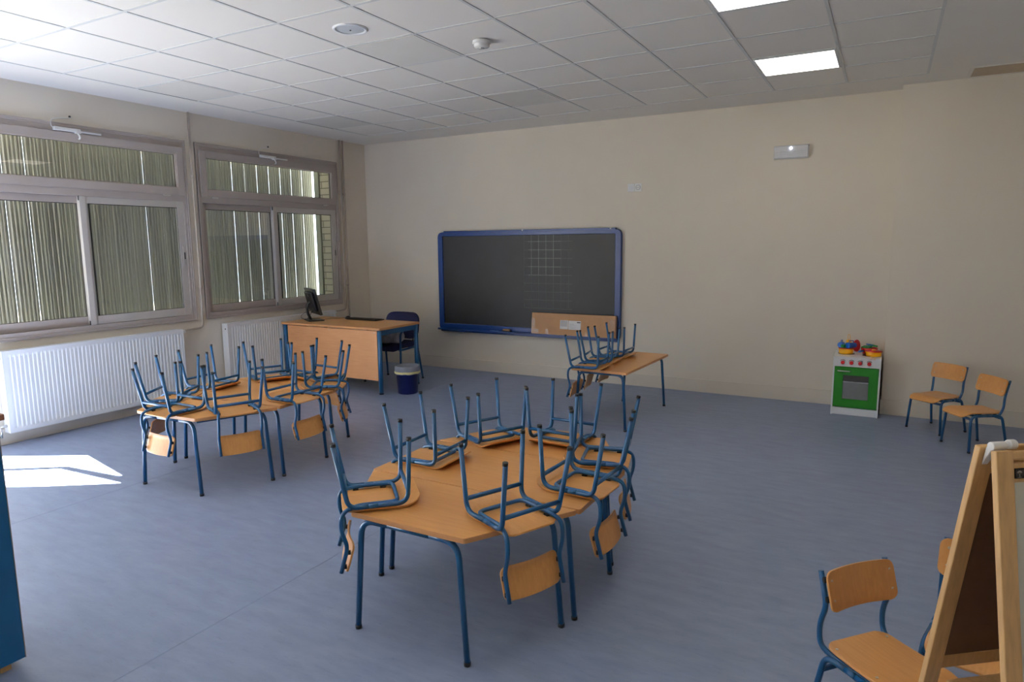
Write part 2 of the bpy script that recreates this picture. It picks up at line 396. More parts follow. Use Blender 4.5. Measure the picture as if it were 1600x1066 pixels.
# ------------------------------------------------------------ windows
def ring_frame(bm, x0, x1, y0, y1, z0, z1, w, wt=None, wb=None):
    wt = w if wt is None else wt; wb = w if wb is None else wb
    box(bm, x0, x1, y0, y0+w, z0, z1); box(bm, x0, x1, y1-w, y1, z0, z1)
    box(bm, x0, x1, y0+w, y1-w, z0, z0+wb); box(bm, x0, x1, y0+w, y1-w, z1-wt, z1)
def pane(root, x, y0, y1, z0, z1):
    bm = bmesh.new(); v = [bm.verts.new(p) for p in ((x, y0, z0), (x, y1, z0), (x, y1, z1), (x, y0, z1))]; bm.faces.new(v)
    o = obj('pane', bm, M_glass, root)
    g = bmesh.new(); ring_frame(g, x-0.004, x+0.006, y0-0.004, y1+0.004, z0-0.004, z1+0.004, 0.009); obj('gasket', g, M_gask, root)
def window(n, y1):
    y0 = y1-2.072; t = thing('window_%d' % n, None, None, (0, 0, 0), kind='structure')
    del_keys = [k for k in t.keys() if k in ('label', 'category')]
    Z0, Z1 = WZ0, WZ1
    bm = bmesh.new()
    ring_frame(bm, -0.07, 0.006, y0, y1, Z0, Z1, 0.055, 0.075, 0.062)
    ring_frame(bm, 0.0, 0.014, y0, y1, Z0, Z1, 0.028)
    ring_frame(bm, 0.0, 0.019, y0, y1, Z0, Z1, 0.012)
    box(bm, -0.07, 0.008, y0+0.05, y1-0.05, 2.085, 2.165)
    obj('window_frame', bm, M_alu, t, bevel=0.002)
    bm = bmesh.new(); ring_frame(bm, -0.03, 0.022, y0+0.04, y1-0.035, 2.150, 2.625, 0.075, 0.068, 0.072)
    ring_frame(bm, -0.03, 0.014, y0+0.112, y1-0.107, 2.218, 2.562, 0.012)
    fr = obj('vent_sash', bm, M_alu, t, bevel=0.002); pane(fr, -0.01, y0+0.122, y1-0.117, 2.228, 2.552)
    bm = bmesh.new(); ring_frame(bm, -0.06, -0.034, y0+0.052, y0+1.05, 0.922, 2.085, 0.062, 0.062, 0.078)
    fr = obj('sliding_sash', bm, M_alu, t, bevel=0.002); pane(fr, -0.047, y0+0.112, y0+0.99, 0.998, 2.022)
    bm = bmesh.new(); ym = y0+0.983
    ring_frame(bm, -0.03, -0.002, ym, y1-0.052, 0.922, 2.085, 0.074, 0.062, 0.078)
    box(bm, -0.004, 0.012, ym, ym+0.052, 0.922, 2.085)
    fr = obj('sliding_sash', bm, M_alu2, t, bevel=0.002); pane(fr, -0.014, ym+0.092, y1-0.122, 0.998, 2.022)
    hd = bx('latch', M_alu2, fr, -0.002, 0.004, y1-0.098, y1-0.070, 1.44, 1.63, bevel=0.002)
    for k, zz in enumerate((0.922, 2.045)):
        bx('latch', M_gask, fr, -0.003, 0.010, ym-0.004, ym+0.012, zz, zz+0.04)
    bx('finger_grip', M_gask, fr, 0.002, 0.006, y1-0.090, y1-0.078, 1.50, 1.57)
    for yy in (y0+0.20, y1-0.24):
        bx('hinge', M_alu2, t, 0.006, 0.022, yy-0.04, yy+0.04, 2.135, 2.149, bevel=0.002)
    return t
window(1, WIN[0][1]); window(2, WIN[1][1])

def opener(y, lead, label):
    t = thing('window_opener', label, 'window opener', (0.022, y, 2.630))
    bx('housing', M_plas, t, 0.0, 0.035, -0.21, 0.01, 0.0, 0.030, bevel=0.005)
    bx('rail', M_plas, t, 0.0, 0.014, 0.01, 0.20, 0.004, 0.018, bevel=0.003)
    bm = bmesh.new(); tube(bm, fillet([(0.018, -0.02, 0.0), (0.045, -0.015, -0.02), (0.05, -0.012, -0.05), (0.028, -0.01, -0.055)], 0.015), 0.007, 8)
    box(bm, 0.0, 0.04, -0.03, 0.01, -0.008, 0.012); obj('bracket', bm, M_plas, t, bevel=0.002)
    tb('cable', M_plas, t, fillet([(0.02, -0.205, 0.015), (0.03, -0.235, 0.03), (0.02, -0.225, 0.085), (0.0, -0.16, 0.105), (-0.008, lead, 0.125), (-0.016, lead+0.01, 0.128)], 0.03), 0.0028, 6)
    return t
opener(-3.80, -0.04, 'white chain opener with cable on top of the window nearest the camera')
opener(-1.61, -0.05, 'white chain opener with cable on top of the window nearest the corner')
for y, l in ((-3.845, 'small dark cable hole in the wall above the window nearest the camera'), (-1.665, 'small dark cable hole in the wall above the window nearest the corner')):
    bm = bmesh.new(); tube(bm, [(0.0, y, 2.765), (0.004, y, 2.765)], 0.010, 12); tag(obj('cable_outlet', bm, M_dark), l, 'outlet')

# ------------------------------------------------------------ pipes
def clip(t, y, z): 
    bm = bmesh.new(); tube(bm, [(0.024, y, z-0.012), (0.024, y, z+0.012)], 0.0145, 12); box(bm, 0.0, 0.02, y-0.008, y+0.008, z-0.008, z+0.008); obj('clip', bm, M_pipe, t)
t = thing('heating_pipe', 'beige painted pipe between the two windows, bending to the left radiator', 'pipe')
tb('pipe', M_pipe, t, fillet([(0.024, -2.694, H-0.002), (0.024, -2.694, 1.3), (0.024, -2.70, 0.775), (0.045, -2.95, 0.770), (0.06, -2.985, 0.768)], 0.05), 0.0095)
for z in (2.35, 1.20): clip(t, -2.694, z)
t = thing('heating_pipe', 'beige painted pipe beside the corner window, bending to the radiator behind the desk', 'pipe')
tb('pipe', M_pipe, t, fillet([(0.024, -0.514, H-0.002), (0.024, -0.514, 0.775), (0.045, -0.72, 0.770), (0.06, -0.79, 0.768)], 0.05), 0.0105)
for z in (2.30, 1.10): clip(t, -0.514, z)
t = thing('heating_pipe', 'straight beige painted pipe nearest the room corner, running down to the floor', 'pipe')
tb('pipe', M_pipe, t, [(0.024, -0.455, H-0.002), (0.024, -0.455, 0.002)], 0.0115)
for z in (2.30, 1.10): clip(t, -0.455, z)

# ------------------------------------------------------------ radiators
def radiator(y0, y1, label, valve_low=False):
    t = thing('radiator', label, 'radiator', (0.06, (y0+y1)/2, 0.108)); h = (y1-y0)/2; Hh = 0.685
    bm = bmesh.new(); nrib = int((y1-y0)/0.0345); prof = []
    mrg = 0.028; pitch = (2*h-2*mrg)/nrib
    for i in range(nrib):
        a = -h+mrg+i*pitch
        prof += [(a, 0.046), (a+pitch*0.30, 0.046), (a+pitch*0.42, 0.036), (a+pitch*0.88, 0.036)]
    prof.append((h-mrg, 0.046))
    rows = [(0.035, True), (0.055, False), (Hh-0.055, False), (Hh-0.035, True)]
    grid = [[bm.verts.new((0.046 if fl else x, y, z)) for y, x in prof] for z, fl in rows]
    for A, B in zip(grid, grid[1:]):
        for i in range(len(prof)-1): bm.faces.new((A[i], A[i+1], B[i+1], B[i]))
    box(bm, 0.0, 0.046, -h, h, 0.0, 0.035); box(bm, 0.0, 0.046, -h, h, Hh-0.035, Hh-0.004)
    box(bm, 0.0, 0.046, -h, -h+mrg, 0.035, Hh-0.035); box(bm, 0.0, 0.046, h-mrg, h, 0.035, Hh-0.035); box(bm, 0.0, 0.030, -h+mrg, h-mrg, 0.035, Hh-0.035)
    obj('front_panel', bm, M_white, t)
    bm = bmesh.new(); box(bm, -0.04, -0.002, -h, h, 0.0, Hh-0.012); obj('rear_panel', bm, M_white, t)
    bx('side_cover', M_white, t, -0.042, 0.048, -h-0.002, -h+0.004, 0.0, Hh, bevel=0.002); bx('side_cover', M_white, t, -0.042, 0.048, h-0.004, h+0.002, 0.0, Hh, bevel=0.002)
    bm = bmesh.new(); n = int((y1-y0)/0.022)
    for i in range(n+1): box(bm, -0.036, 0.040, -h+i*2*h/n-0.004, -h+i*2*h/n+0.004, Hh-0.012, Hh-0.002)
    box(bm, 0.036, 0.048, -h, h, Hh-0.012, Hh); box(bm, -0.042, -0.034, -h, h, Hh-0.012, Hh)
    obj('top_grille', bm, M_white, t)
    bm = bmesh.new(); tube(bm, [(0, h+0.002, 0.66), (0, h+0.03, 0.66)], 0.010); tube(bm, [(0, h+0.028, 0.66), (0.028, h+0.03, 0.655)], 0.015); obj('valve', bm, M_plas, t)
    bm = bmesh.new(); tube(bm, [(0.014, -h-0.004, Hh-0.06), (0.014, -h-0.001, Hh-0.06)], 0.008); obj('vent_plug', bm, M_dark, t)
    if valve_low:
        bm = bmesh.new(); tube(bm, [(0, -h-0.002, 0.06), (0, -h-0.05, 0.06)], 0.011); tube(bm, [(0, -h-0.045, 0.06), (0, -h-0.045, -0.03), (-0.055, -h-0.045, -0.032)], 0.008); obj('valve', bm, M_steel, t)
        bm = bmesh.new(); tube(bm, [(0.0, -h-0.002, Hh-0.05), (0.0, -h-0.03, Hh-0.05)], 0.012); tube(bm, [(0, -h-0.026, Hh-0.05), (0.04, -h-0.03, Hh-0.05)], 0.019, r2=0.016); obj('valve', bm, M_plas, t)
radiator(-4.618, -2.992, 'white panel radiator under the window nearest the camera', True)
radiator(-2.462, -0.805, 'white panel radiator behind the beech desk')

# ------------------------------------------------------------ ceiling fittings
def lamp(j, label, i=8):
    x0, y1 = GX0+i*0.6+0.016, GY0-j*0.6-0.016
    t = thing('ceiling_light', label, 'ceiling light', (x0+0.284, y1-0.284, H), group='lit ceiling panels')
    bm = bmesh.new(); ring = 0.284
    ring_pts = [(-ring, ring)]
    for a, b, c, d in ((-ring, ring, -ring, -ring+0.012), (-ring, ring, ring-0.012, ring), (-ring, -ring+0.012, -ring+0.012, ring-0.012), (ring-0.012, ring, -ring+0.012, ring-0.012)):
        box(bm, a, b, c, d, -0.004, 0.005)
    obj('frame', bm, M_white, t)
    bm = bmesh.new(); box(bm, -ring+0.012, ring-0.012, -ring+0.012, ring-0.012, -0.002, 0.004); obj('diffuser', bm, M_lamp, t)
lamp(1, 'lit square ceiling panel nearest the back wall'); lamp(4, 'lit square ceiling panel cut off by the top edge of the photo')
lamp(7, 'lit square ceiling panel above the camera, beyond the frame'); lamp(10, 'lit square ceiling panel behind the camera, beyond the frame')
lamp(10, 'added fill light panel behind the camera in the row nearer the windows, beyond the frame', 3)  # unseen fill panel added to brighten the window wall
lamp(13, 'added fill light panel farthest behind the camera, beyond the frame', 3)  # second added fill panel of the same unseen row
lamp(13, 'lit square ceiling panel in the far right corner behind the camera, beyond the frame')

for i, j, l in ((0, 4, 'smooth grey access tile above the window nearest the camera'), (0, 1, 'smooth grey access tile above the corner window'), (4, 4, 'smooth access tile beside the round ceiling speaker'), (4, 1, 'smooth access tile in the row nearest the back wall')):
    bm = bmesh.new(); x0, y1 = GX0+i*0.6+0.014, GY0-j*0.6-0.014
    box(bm, x0, x0+0.572, y1-0.572, y1, H-0.001, H+0.0028); box(bm, x0-0.002, x0+0.003, y1-0.572, y1, H-0.003, H-0.001, 1)
    tag(obj('ceiling_tile', bm, [M_panel, M_gask]), l, 'ceiling tile', 'smooth access tiles')
t = thing('ceiling_speaker', 'round white speaker grille set into the ceiling tiles', 'speaker', (3.27, -3.855, H))
bm = bmesh.new(); lathe(bm, [(0.088, 0.004), (0.090, -0.004), (0.104, -0.008), (0.112, 0.0), (0.112, 0.006)], 40); obj('rim', bm, M_white, t)
bm = bmesh.new(); rs = lathe(bm, [(0.002, -0.006), (0.05, -0.005), (0.090, -0.001)], 40); bm.faces.new(rs[0]); obj('grille', bm, mat('speaker_grille', (176, 180, 184), 0.5, noise=0.1, scale=300), t)
bm = bmesh.new(); disc(bm, 0.006, -0.009, h=0.004, seg=12); obj('screw', bm, M_dark, t)
t = thing('smoke_detector', 'small round white detector with raised centre on the ceiling', 'smoke detector', (3.86, -3.215, H))
bm = bmesh.new(); rs = lathe(bm, [(0.062, 0.0), (0.064, -0.014), (0.058, -0.020), (0.052, -0.020), (0.052, -0.036), (0.044, -0.044), (0.004, -0.046)], 36); bm.faces.new(rs[-1][::-1]); obj('body', bm, M_plas, t)
bm = bmesh.new(); lathe(bm, [(0.016, -0.0455), (0.018, -0.050), (0.012, -0.052), (0.001, -0.052)], 24); obj('test_button', bm, M_steel, t)
t = thing('air_grille', 'long brown-grey air grille in the ceiling at the right end', 'air vent', (7.45, -0.43, H))
bm = bmesh.new()
for a, b, c, d in ((-0.6, 0.6, -0.20, -0.175), (-0.6, 0.6, 0.175, 0.20), (-0.6, -0.575, -0.175, 0.175), (0.575, 0.6, -0.175, 0.175)): box(bm, a, b, c, d, -0.006, 0.004)
obj('frame', bm, M_plaster, t)
bm = bmesh.new(); box(bm, -0.575, 0.575, -0.175, 0.175, -0.0005, 0.003)
for k in range(14): box(bm, -0.575, 0.575, -0.165+k*0.0245, -0.155+k*0.0245, -0.005, 0.001)
obj('slat_grid', bm, mat('grille_beige', (164, 148, 128), 0.6, noise=0.05), t)

# ------------------------------------------------------------ wall fittings
t = thing('emergency_light', 'white emergency lamp box high on the back wall with a lit indicator', 'emergency light', (5.466, 0.0, 2.435))
bm = bmesh.new(); box(bm, -0.162, 0.162, -0.022, 0.0, 0.0, 0.13); obj('housing', bm, M_plas, t, bevel=0.004)
bm = bmesh.new(); box(bm, -0.155, 0.155, -0.052, -0.022, 0.008, 0.122); box(bm, -0.14, 0.14, -0.056, -0.052, 0.042, 0.066); obj('cover', bm, mat('frosted_cover', (206, 206, 210), 0.25, noise=0.03), t, bevel=0.008)
bm = bmesh.new(); bmesh.ops.create_uvsphere(bm, u_segments=12, v_segments=8, radius=0.012); bmesh.ops.translate(bm, verts=bm.verts, vec=(0.0, -0.055, 0.098)); obj('indicator', bm, M_led, t, smooth=True)
t = thing('wall_socket', 'white double plate with round socket high on the back wall', 'socket', (3.863, 0.0, 2.19))
bx('plate', M_plas, t, -0.081, 0.0, -0.009, 0.0, 0.0, 0.088, bevel=0.003)
o = bx('plate', M_plas, t, 0.001, 0.081, -0.009, 0.0, 0.0, 0.088, bevel=0.003)
bm = bmesh.new(); tube(bm, [(0.041, -0.009, 0.044), (0.041, -0.0105, 0.044)], 0.028, 24); obj('socket_ring', bm, mat('socket_grey', (168, 168, 170), 0.5, noise=0.05), o)
bm = bmesh.new(); tube(bm, [(0.041, -0.0105, 0.044), (0.041, -0.0115, 0.044)], 0.022, 24); obj('socket_well', bm, M_plas, o)
for s in (-1, 1):
    bm = bmesh.new(); tube(bm, [(0.041+s*0.010, -0.0114, 0.044), (0.041+s*0.010, -0.0125, 0.044)], 0.004, 8); obj('socket_hole', bm, M_gask, o)
bx('rocker', M_paper, t, -0.062, -0.019, -0.012, -0.009, 0.022, 0.066, bevel=0.002)

# ------------------------------------------------------------ blackboard
t = thing('blackboard', 'large wall blackboard in a blue metal frame with a chalked grid', 'blackboard', (2.476, 0.0, 0.50))
bm = bmesh.new(); box(bm, -1.19, 1.19, -0.030, -0.006, 0.095, 1.245); obj('slate_surface', bm, M_board, t)
bm = bmesh.new()
HW, HH = 1.255, 1.285
outer = rpoly([(-HW, 0.015), (HW, 0.015), (HW, HH), (-HW, HH)], 0.07, 6); inner = rpoly([(-HW+0.072, 0.105), (HW-0.072, 0.105), (HW-0.072, HH-0.052), (-HW+0.072, HH-0.052)], 0.01, 6)
def bandring(bm, A, B, y0, y1):
    n = len(A); a0 = [bm.verts.new((x, y0, z)) for x, z in A]; b0 = [bm.verts.new((x, y0, z)) for x, z in B]
    a1 = [bm.verts.new((x, y1, z)) for x, z in A]; b1 = [bm.verts.new((x, y1, z)) for x, z in B]
    for i in range(n):
        j = (i+1) % n
        bm.faces.new((a0[i], a0[j], b0[j], b0[i])); bm.faces.new((a1[i], a1[j], b1[j], b1[i])); bm.faces.new((a0[i], a0[j], a1[j], a1[i])); bm.faces.new((b0[i], b0[j], b1[j], b1[i]))
bandring(bm, outer, inner, -0.052, 0.0)
obj('frame', bm, M_bframe, t, bevel=0.006)
bx('top_rail', M_bframe, t, -1.17, 1.19, -0.058, -0.02, HH-0.008, HH+0.014, bevel=0.003)
bm = bmesh.new(); box(bm, -1.225, 1.235, -0.135, -0.0, 0.028, 0.040); box(bm, -1.225, 1.235, -0.135, -0.128, 0.040, 0.052); box(bm, -1.225, 1.235, -0.06, -0.0, 0.0, 0.030); obj('chalk_tray', bm, M_bframe, t, bevel=0.003)
bm = bmesh.new(); bm2 = bmesh.new()
gx = [0.009+0.0985*k for k in range(7)]
for k, x in enumerate(gx):
    b = bm if 1 <= k <= 4 else bm2
    box(b, x-0.0016, x+0.0016, -0.0308, -0.0300, 0.76, 1.235)
    box(bm2, x-0.0016, x+0.0016, -0.0308, -0.0300, 0.36, 0.76)
for k in range(9):
    z = 1.155-0.1005*k; b = bm if k < 5 else bm2
    box(b, gx[1]-0.04, gx[5], -0.0308, -0.0300, z-0.0016, z+0.0016); box(bm2, gx[0], gx[1]-0.04, -0.0308, -0.0300, z-0.0016, z+0.0016); box(bm2, gx[5], gx[6]+0.05, -0.0308, -0.0300, z-0.0016, z+0.0016)
obj('chalk_grid', bm, M_ch1, t); obj('chalk_grid', bm2, M_ch2, t)
for x in (-1.16, 0.0, 1.13): bx('clip', M_plas, t, x-0.008, x+0.008, -0.06, -0.05, HH+0.002, HH+0.018)
t = thing('board_eraser', 'black chalk eraser with a wooden back on the blackboard tray', 'eraser', (2.262, -0.090, 0.5402))
bx('felt_pad', M_rub, t, -0.062, 0.062, -0.025, 0.025, 0.0, 0.020, bevel=0.004)
bx('wooden_back', M_card, t, -0.045, 0.045, -0.018, 0.018, 0.020, 0.038, bevel=0.003)
x = 2.03
for k in range(5):
    l = random.uniform(0.018, 0.03); bm = bmesh.new(); yo = -0.105+0.004*(k % 2); tube(bm, [(x, yo, 0.5455), (x+l, yo+0.004, 0.5455)], 0.005, 8)
    tag(obj('chalk', bm, mat('chalk_stick', (150, 190, 214), 0.9, noise=0.05)), ['short pale chalk piece at the left end of the row on the tray', 'short pale chalk piece second from the left in the row on the tray', 'short pale chalk piece in the middle of the row on the tray', 'short pale chalk piece second from the eraser on the tray', 'short pale chalk piece nearest the eraser on the tray'][k], 'chalk', 'chalk pieces on the tray')
    x += l+0.006

# cardboard box leaning on the tray
t = thing('cardboard_box', 'long flat brown cardboard box standing on the blackboard tray', 'box', (3.160, -0.094, 0.5405))
t.rotation_euler = (R(-6), 0, 0)
bx('carton', M_card, t, -0.535, 0.535, -0.030, 0.025, 0.0, 0.262, bevel=0.004)
lab = bx('shipping_label', M_paper, t, -0.155, -0.050, -0.0312, -0.0302, 0.080, 0.185)
bm = bmesh.new()
for k in range(11): box(bm, -0.148, -0.058, -0.0318, -0.0312, 0.112+k*0.0063, 0.1155+k*0.0063)
obj('print', bm, M_inkl, lab)
lab = bx('shipping_label', M_paper, t, -0.044, 0.112, -0.0312, -0.0302, 0.078, 0.183)
bm = bmesh.new(); box(bm, 0.062, 0.106, -0.0318, -0.0312, 0.160, 0.171)
obj('print', bm, M_ink, lab)
bm = bmesh.new()
for k in range(7): box(bm, -0.034, 0.02+0.07*random.random(), -0.0318, -0.0312, 0.092+k*0.009, 0.094+k*0.009)
obj('print', bm, M_inkl, lab)
for a, b, c, d in ((-0.5355, -0.49, 0.09, 0.19), (0.46, 0.5355, 0.06, 0.22), (-0.345, -0.305, 0.0, 0.07), (0.17, 0.20, 0.0, 0.05), (-0.53, -0.44, 0.02, 0.065)): bx('tape', M_tape, t, a, b, -0.0310, -0.0301, c, d)

# ------------------------------------------------------------ teacher's desk and the things on it
DZ = 0.735
t = thing('teacher_desk', 'beech-topped desk with blue round legs and a large front panel', 'desk', (0.86, -1.36, 0))
bm = bmesh.new(); prism(bm, rpoly([(-0.75, -0.36), (0.75, -0.36), (0.75, 0.36), (-0.75, 0.36)], 0.01, 3), DZ-0.025, DZ, 0, 1); obj('desktop', bm, [M_top, M_edge], t, bevel=0.002)
bm = bmesh.new(); box(bm, -0.66, 0.695, -0.345, -0.327, 0.15, DZ-0.033); pn = obj('front_panel', bm, M_desk, t, bevel=0.002)
for x in (-0.62, 0.0, 0.66):
    for z in (0.68, 0.185):
        if x == 0.0 and z < 0.3: continue
        bm = bmesh.new(); tube(bm, [(x, -0.3465, z), (x, -0.345, z)], 0.006, 10); obj('screw', bm, M_screw, pn)
for sx in (-1, 1):
    for sy in (-1, 1):
        x, y = sx*0.715+0.005, sy*0.325-0.005
        lg = tb('leg', M_blue, t, [(x, y, 0.012), (x, y, DZ-0.026)], 0.025, 20)
        bm = bmesh.new(); tube(bm, [(x, y, 0.0), (x, y, 0.014)], 0.026, 20); obj('rubber_foot', bm, M_blk, lg)
    bx('side_rail', M_blue, t, sx*0.715-0.01, sx*0.715+0.02, -0.33, 0.32, DZ-0.085, DZ-0.026, bevel=0.003)

# monitor
t = thing('computer_monitor', 'black flat monitor seen from behind at the left of the desk', 'monitor', (0.34, -1.42, DZ), R(-30))
# local: screen faces +y, width along x
bm = bmesh.new(); prism(bm, rpoly([(-0.13, -0.09), (0.13, -0.09), (0.13, 0.10), (-0.13, 0.10)], 0.03), 0.0, 0.012); obj('foot', bm, M_blk, t, bevel=0.003)
tb('stand', M_blk, t, fillet([(0, -0.03, 0.01), (0, -0.075, 0.10), (0, -0.07, 0.20), (0, -0.02, 0.235)], 0.06), 0.016)
tilt = Matrix.Rotation(R(14), 4, 'X')
def mon(bm): bmesh.ops.transform(bm, matrix=Matrix.Translation((0, 0.0, 0.225)) @ tilt, verts=bm.verts); return bm
bm = bmesh.new(); box(bm, -0.215, 0.215, -0.008, 0.018, -0.155, 0.165); sc = obj('bezel', mon(bm), M_blk, t, bevel=0.004)
bm = bmesh.new(); box(bm, -0.15, 0.15, -0.038, -0.008, -0.11, 0.13); obj('rear_cover', mon(bm), M_blk, t, bevel=0.012)
bm = bmesh.new(); box(bm, -0.198, 0.198, 0.018, 0.0195, -0.135, 0.15); obj('screen', mon(bm), M_scr, t)
bm = bmesh.new(); tube(bm, [(0, -0.0385, 0.09), (0, -0.0395, 0.09)], 0.018, 20); obj('badge', mon(bm), M_alu, t)
tb('cable', M_blk, t, fillet([(-0.05, -0.02, 0.12), (-0.10, -0.10, 0.08), (-0.16, -0.12, 0.04), (-0.10, -0.10, 0.01), (0.02, -0.06, 0.016)], 0.04), 0.003, 6)
tb('cable', M_blk, t, fillet([(0.04, -0.02, 0.12), (0.10, -0.08, 0.06), (0.05, -0.09, 0.03), (0.0, -0.05, 0.03)], 0.03), 0.003, 6)

t = thing('keyboard', 'black computer keyboard lying near the far edge of the desk', 'keyboard', (0.87, -1.105, DZ), R(-1.5))
bm = bmesh.new()
v = [(-0.235, -0.08, 0), (0.235, -0.08, 0), (0.235, 0.08, 0), (-0.235, 0.08, 0), (-0.235, -0.08, 0.020), (0.235, -0.08, 0.020), (0.235, 0.08, 0.012), (-0.235, 0.08, 0.012)]
vv = [bm.verts.new(p) for p in v]
for f in ((3, 2, 1, 0), (4, 5, 6, 7), (0, 1, 5, 4), (1, 2, 6, 5), (2, 3, 7, 6), (3, 0, 4, 7)): bm.faces.new([vv[i] for i in f])
obj('case', bm, M_blk, t, bevel=0.004)
bm = bmesh.new()
for r in range(5):
    for c in range(18): box(bm, -0.222+c*0.0245, -0.222+c*0.0245+0.019, -0.062+r*0.025, -0.062+r*0.025+0.019, 0.012, 0.024-r*0.0018)
obj('keys', bm, M_blk, t)
t = thing('computer_mouse', 'small dark mouse with a silver side left of the keyboard', 'mouse', (0.575, -1.085, DZ), R(20))
bm = bmesh.new(); bmesh.ops.create_uvsphere(bm, u_segments=20, v_segments=12, radius=1); bmesh.ops.scale(bm, vec=(0.032, 0.055, 0.032), verts=bm.verts)
bmesh.ops.bisect_plane(bm, geom=bm.verts[:]+bm.edges[:]+bm.faces[:], plane_co=(0, 0, 0.0), plane_no=(0, 0, -1), clear_outer=True)
bmesh.ops.holes_fill(bm, edges=bm.edges[:]); obj('body', bm, M_blk, t, smooth=True)
bm = bmesh.new(); bmesh.ops.create_uvsphere(bm, u_segments=14, v_segments=8, radius=1); bmesh.ops.scale(bm, vec=(0.012, 0.03, 0.012), verts=bm.verts); bmesh.ops.translate(bm, verts=bm.verts, vec=(-0.024, -0.01, 0.014)); obj('side_grip', bm, M_steel, t, smooth=True)
tb('cord', M_blk, t, fillet([(-0.0, 0.05, 0.008), (-0.05, 0.07, 0.003), (-0.12, -0.05, 0.003), (-0.18, 0.0, 0.003), (-0.24, -0.14, 0.003), (-0.20, -0.22, 0.006)], 0.05), 0.002, 6)

# teacher's chair
t = thing('teacher_chair', 'navy upholstered armchair on blue legs behind the desk', 'chair', (1.19, -0.98, 0), R(3))
def plate(bm, path, hw, thick, nrm, cross=lambda s, t: (0, 0), m=16, mi=0):
    # path: list of (q, x, z); hw(q): half width; nrm(q): unit normal; lofted slab along the path
    n = len(path); top = []; bot = []
    for i, (t_, x, z) in enumerate(path):
        w = hw(t_); nx, nz = nrm(t_); A = []; B = []
        for k in range(m+1):
            s = -1+2*k/m; cx, cz = cross(s, t_)
            A.append(bm.verts.new((x+cx+nx*thick/2, s*w, z+cz+nz*thick/2))); B.append(bm.verts.new((x+cx-nx*thick/2, s*w, z+cz-nz*thick/2)))
        top.append(A); bot.append(B)
    for i in range(n-1):
        for k in range(m):
            f = bm.faces.new((top[i][k], top[i][k+1], top[i+1][k+1], top[i+1][k])); f.smooth = True; f.material_index = mi
            f = bm.faces.new((bot[i][k], bot[i+1][k], bot[i+1][k+1], bot[i][k+1])); f.smooth = True; f.material_index = mi
        for k in (0, m): bm.faces.new((top[i][k], top[i+1][k], bot[i+1][k], bot[i][k]))
    for i in (0, n-1):
        for k in range(m): bm.faces.new((top[i][k], top[i][k+1], bot[i][k+1], bot[i][k]))
def rcorner(L, w, r):
    def f(t):
        d = min(t, 1-t)*L
        return w if d >= r else w-r+math.sqrt(max(0, r*r-(r-d)**2))
    return f
def seq(L, r, n):   # parameter values, dense in the rounded ends
    e = [r/L*(1-math.cos(PI/2*k/5)) for k in range(6)]
    mid = [r/L+(1-2*r/L)*k/n for k in range(1, n)]
    return e+mid+[1-v for v in e[::-1]]
# back is +y here: build along x then rotate
root = t
def rot90(bm): bmesh.ops.rotate(bm, verts=bm.verts, matrix=Matrix.Rotation(R(90), 3, 'Z')); return bm
ts = seq(0.44, 0.07, 6); bm = bmesh.new()
plate(bm, [(q, -0.24+0.44*q, 0.445+(0.0 if q > .2 else -0.03*((.2-q)/.2)**2)) for q in ts], lambda q: rcorner(0.44, 0.225, 0.07)(q), 0.055, lambda q: (0, 1))
obj('seat', rot90(bm), M_navy, root, bevel=0.012)
ts = seq(0.32, 0.10, 6); bm = bmesh.new()
plate(bm, [(q, 0.20+0.05*q, 0.49+0.32*q) for q in ts], lambda q: rcorner(0.32, 0.235, 0.10)(q), 0.045, lambda q: (1, 0), lambda s, q: (-0.03*s*s, 0))
obj('backrest', rot90(bm), M_navy, root, bevel=0.012)
for s in (-1, 1):
    b1 = tb('leg', M_blue, root, fillet([(s*0.262, 0.225, 0.012), (s*0.24, 0.16, 0.40), (s*0.24, 0.14, 0.43)], 0.05), 0.0125)
    b2 = tb('leg', M_blue, root, fillet([(s*0.262, -0.235, 0.012), (s*0.25, -0.20, 0.60), (s*0.25, -0.13, 0.64), (s*0.25, -0.10, 0.642)], 0.04), 0.0125)
    for b, yy in ((b1, 0.225), (b2, -0.235)):
        bm = bmesh.new(); tube(bm, [(s*0.262, yy, 0.0), (s*0.262, yy, 0.016)], 0.015); obj('rubber_foot', bm, M_blk, b)
    tb('seat_rail', M_blue, root, [(s*0.24, -0.21, 0.405), (s*0.24, 0.17, 0.405)], 0.0115)
    bm = bmesh.new(); box(bm, s*0.25-0.022, s*0.25+0.022, -0.15, 0.10, 0.640, 0.662); obj('armrest', bm, M_blk, root, bevel=0.008)
    tb('back_upright', M_blk, root, [(s*0.12, 0.15, 0.42), (s*0.12, 0.235, 0.45), (s*0.12, 0.275, 0.60)], 0.010)
tb('crossbar', M_blue, root, [(-0.24, 0.10, 0.405), (0.24, 0.10, 0.405)], 0.0115); tb('crossbar', M_blue, root, [(-0.24, -0.15, 0.405), (0.24, -0.15, 0.405)], 0.0115)

bm = bmesh.new(); bmesh.ops.create_icosphere(bm, subdivisions=4, radius=1)
rg = random.Random(3); dirs = [(Vector((rg.gauss(0, 1), rg.gauss(0, 1), rg.gauss(0, 1))).normalized(), rg.uniform(3, 8), rg.uniform(0, 6)) for _ in range(16)]
for v in bm.verts:
    d = 0
    for a, f, p in dirs: d += abs(math.sin(v.co.dot(a)*f+p))-0.6
    v.co *= 1+0.045*d
    v.co = Vector((v.co.x*0.185, v.co.y*0.15, max(v.co.z, -0.55)*0.125))
zmin = min(v.co.z for v in bm.verts)
for v in bm.verts: v.co.z -= zmin
o = obj('folded_jacket', bm, M_cloth, smooth=True); o.location = (1.16, -1.02, 0.474); tag(o, 'crumpled grey cloth bundle lying on the seat of the navy chair', 'cloth')

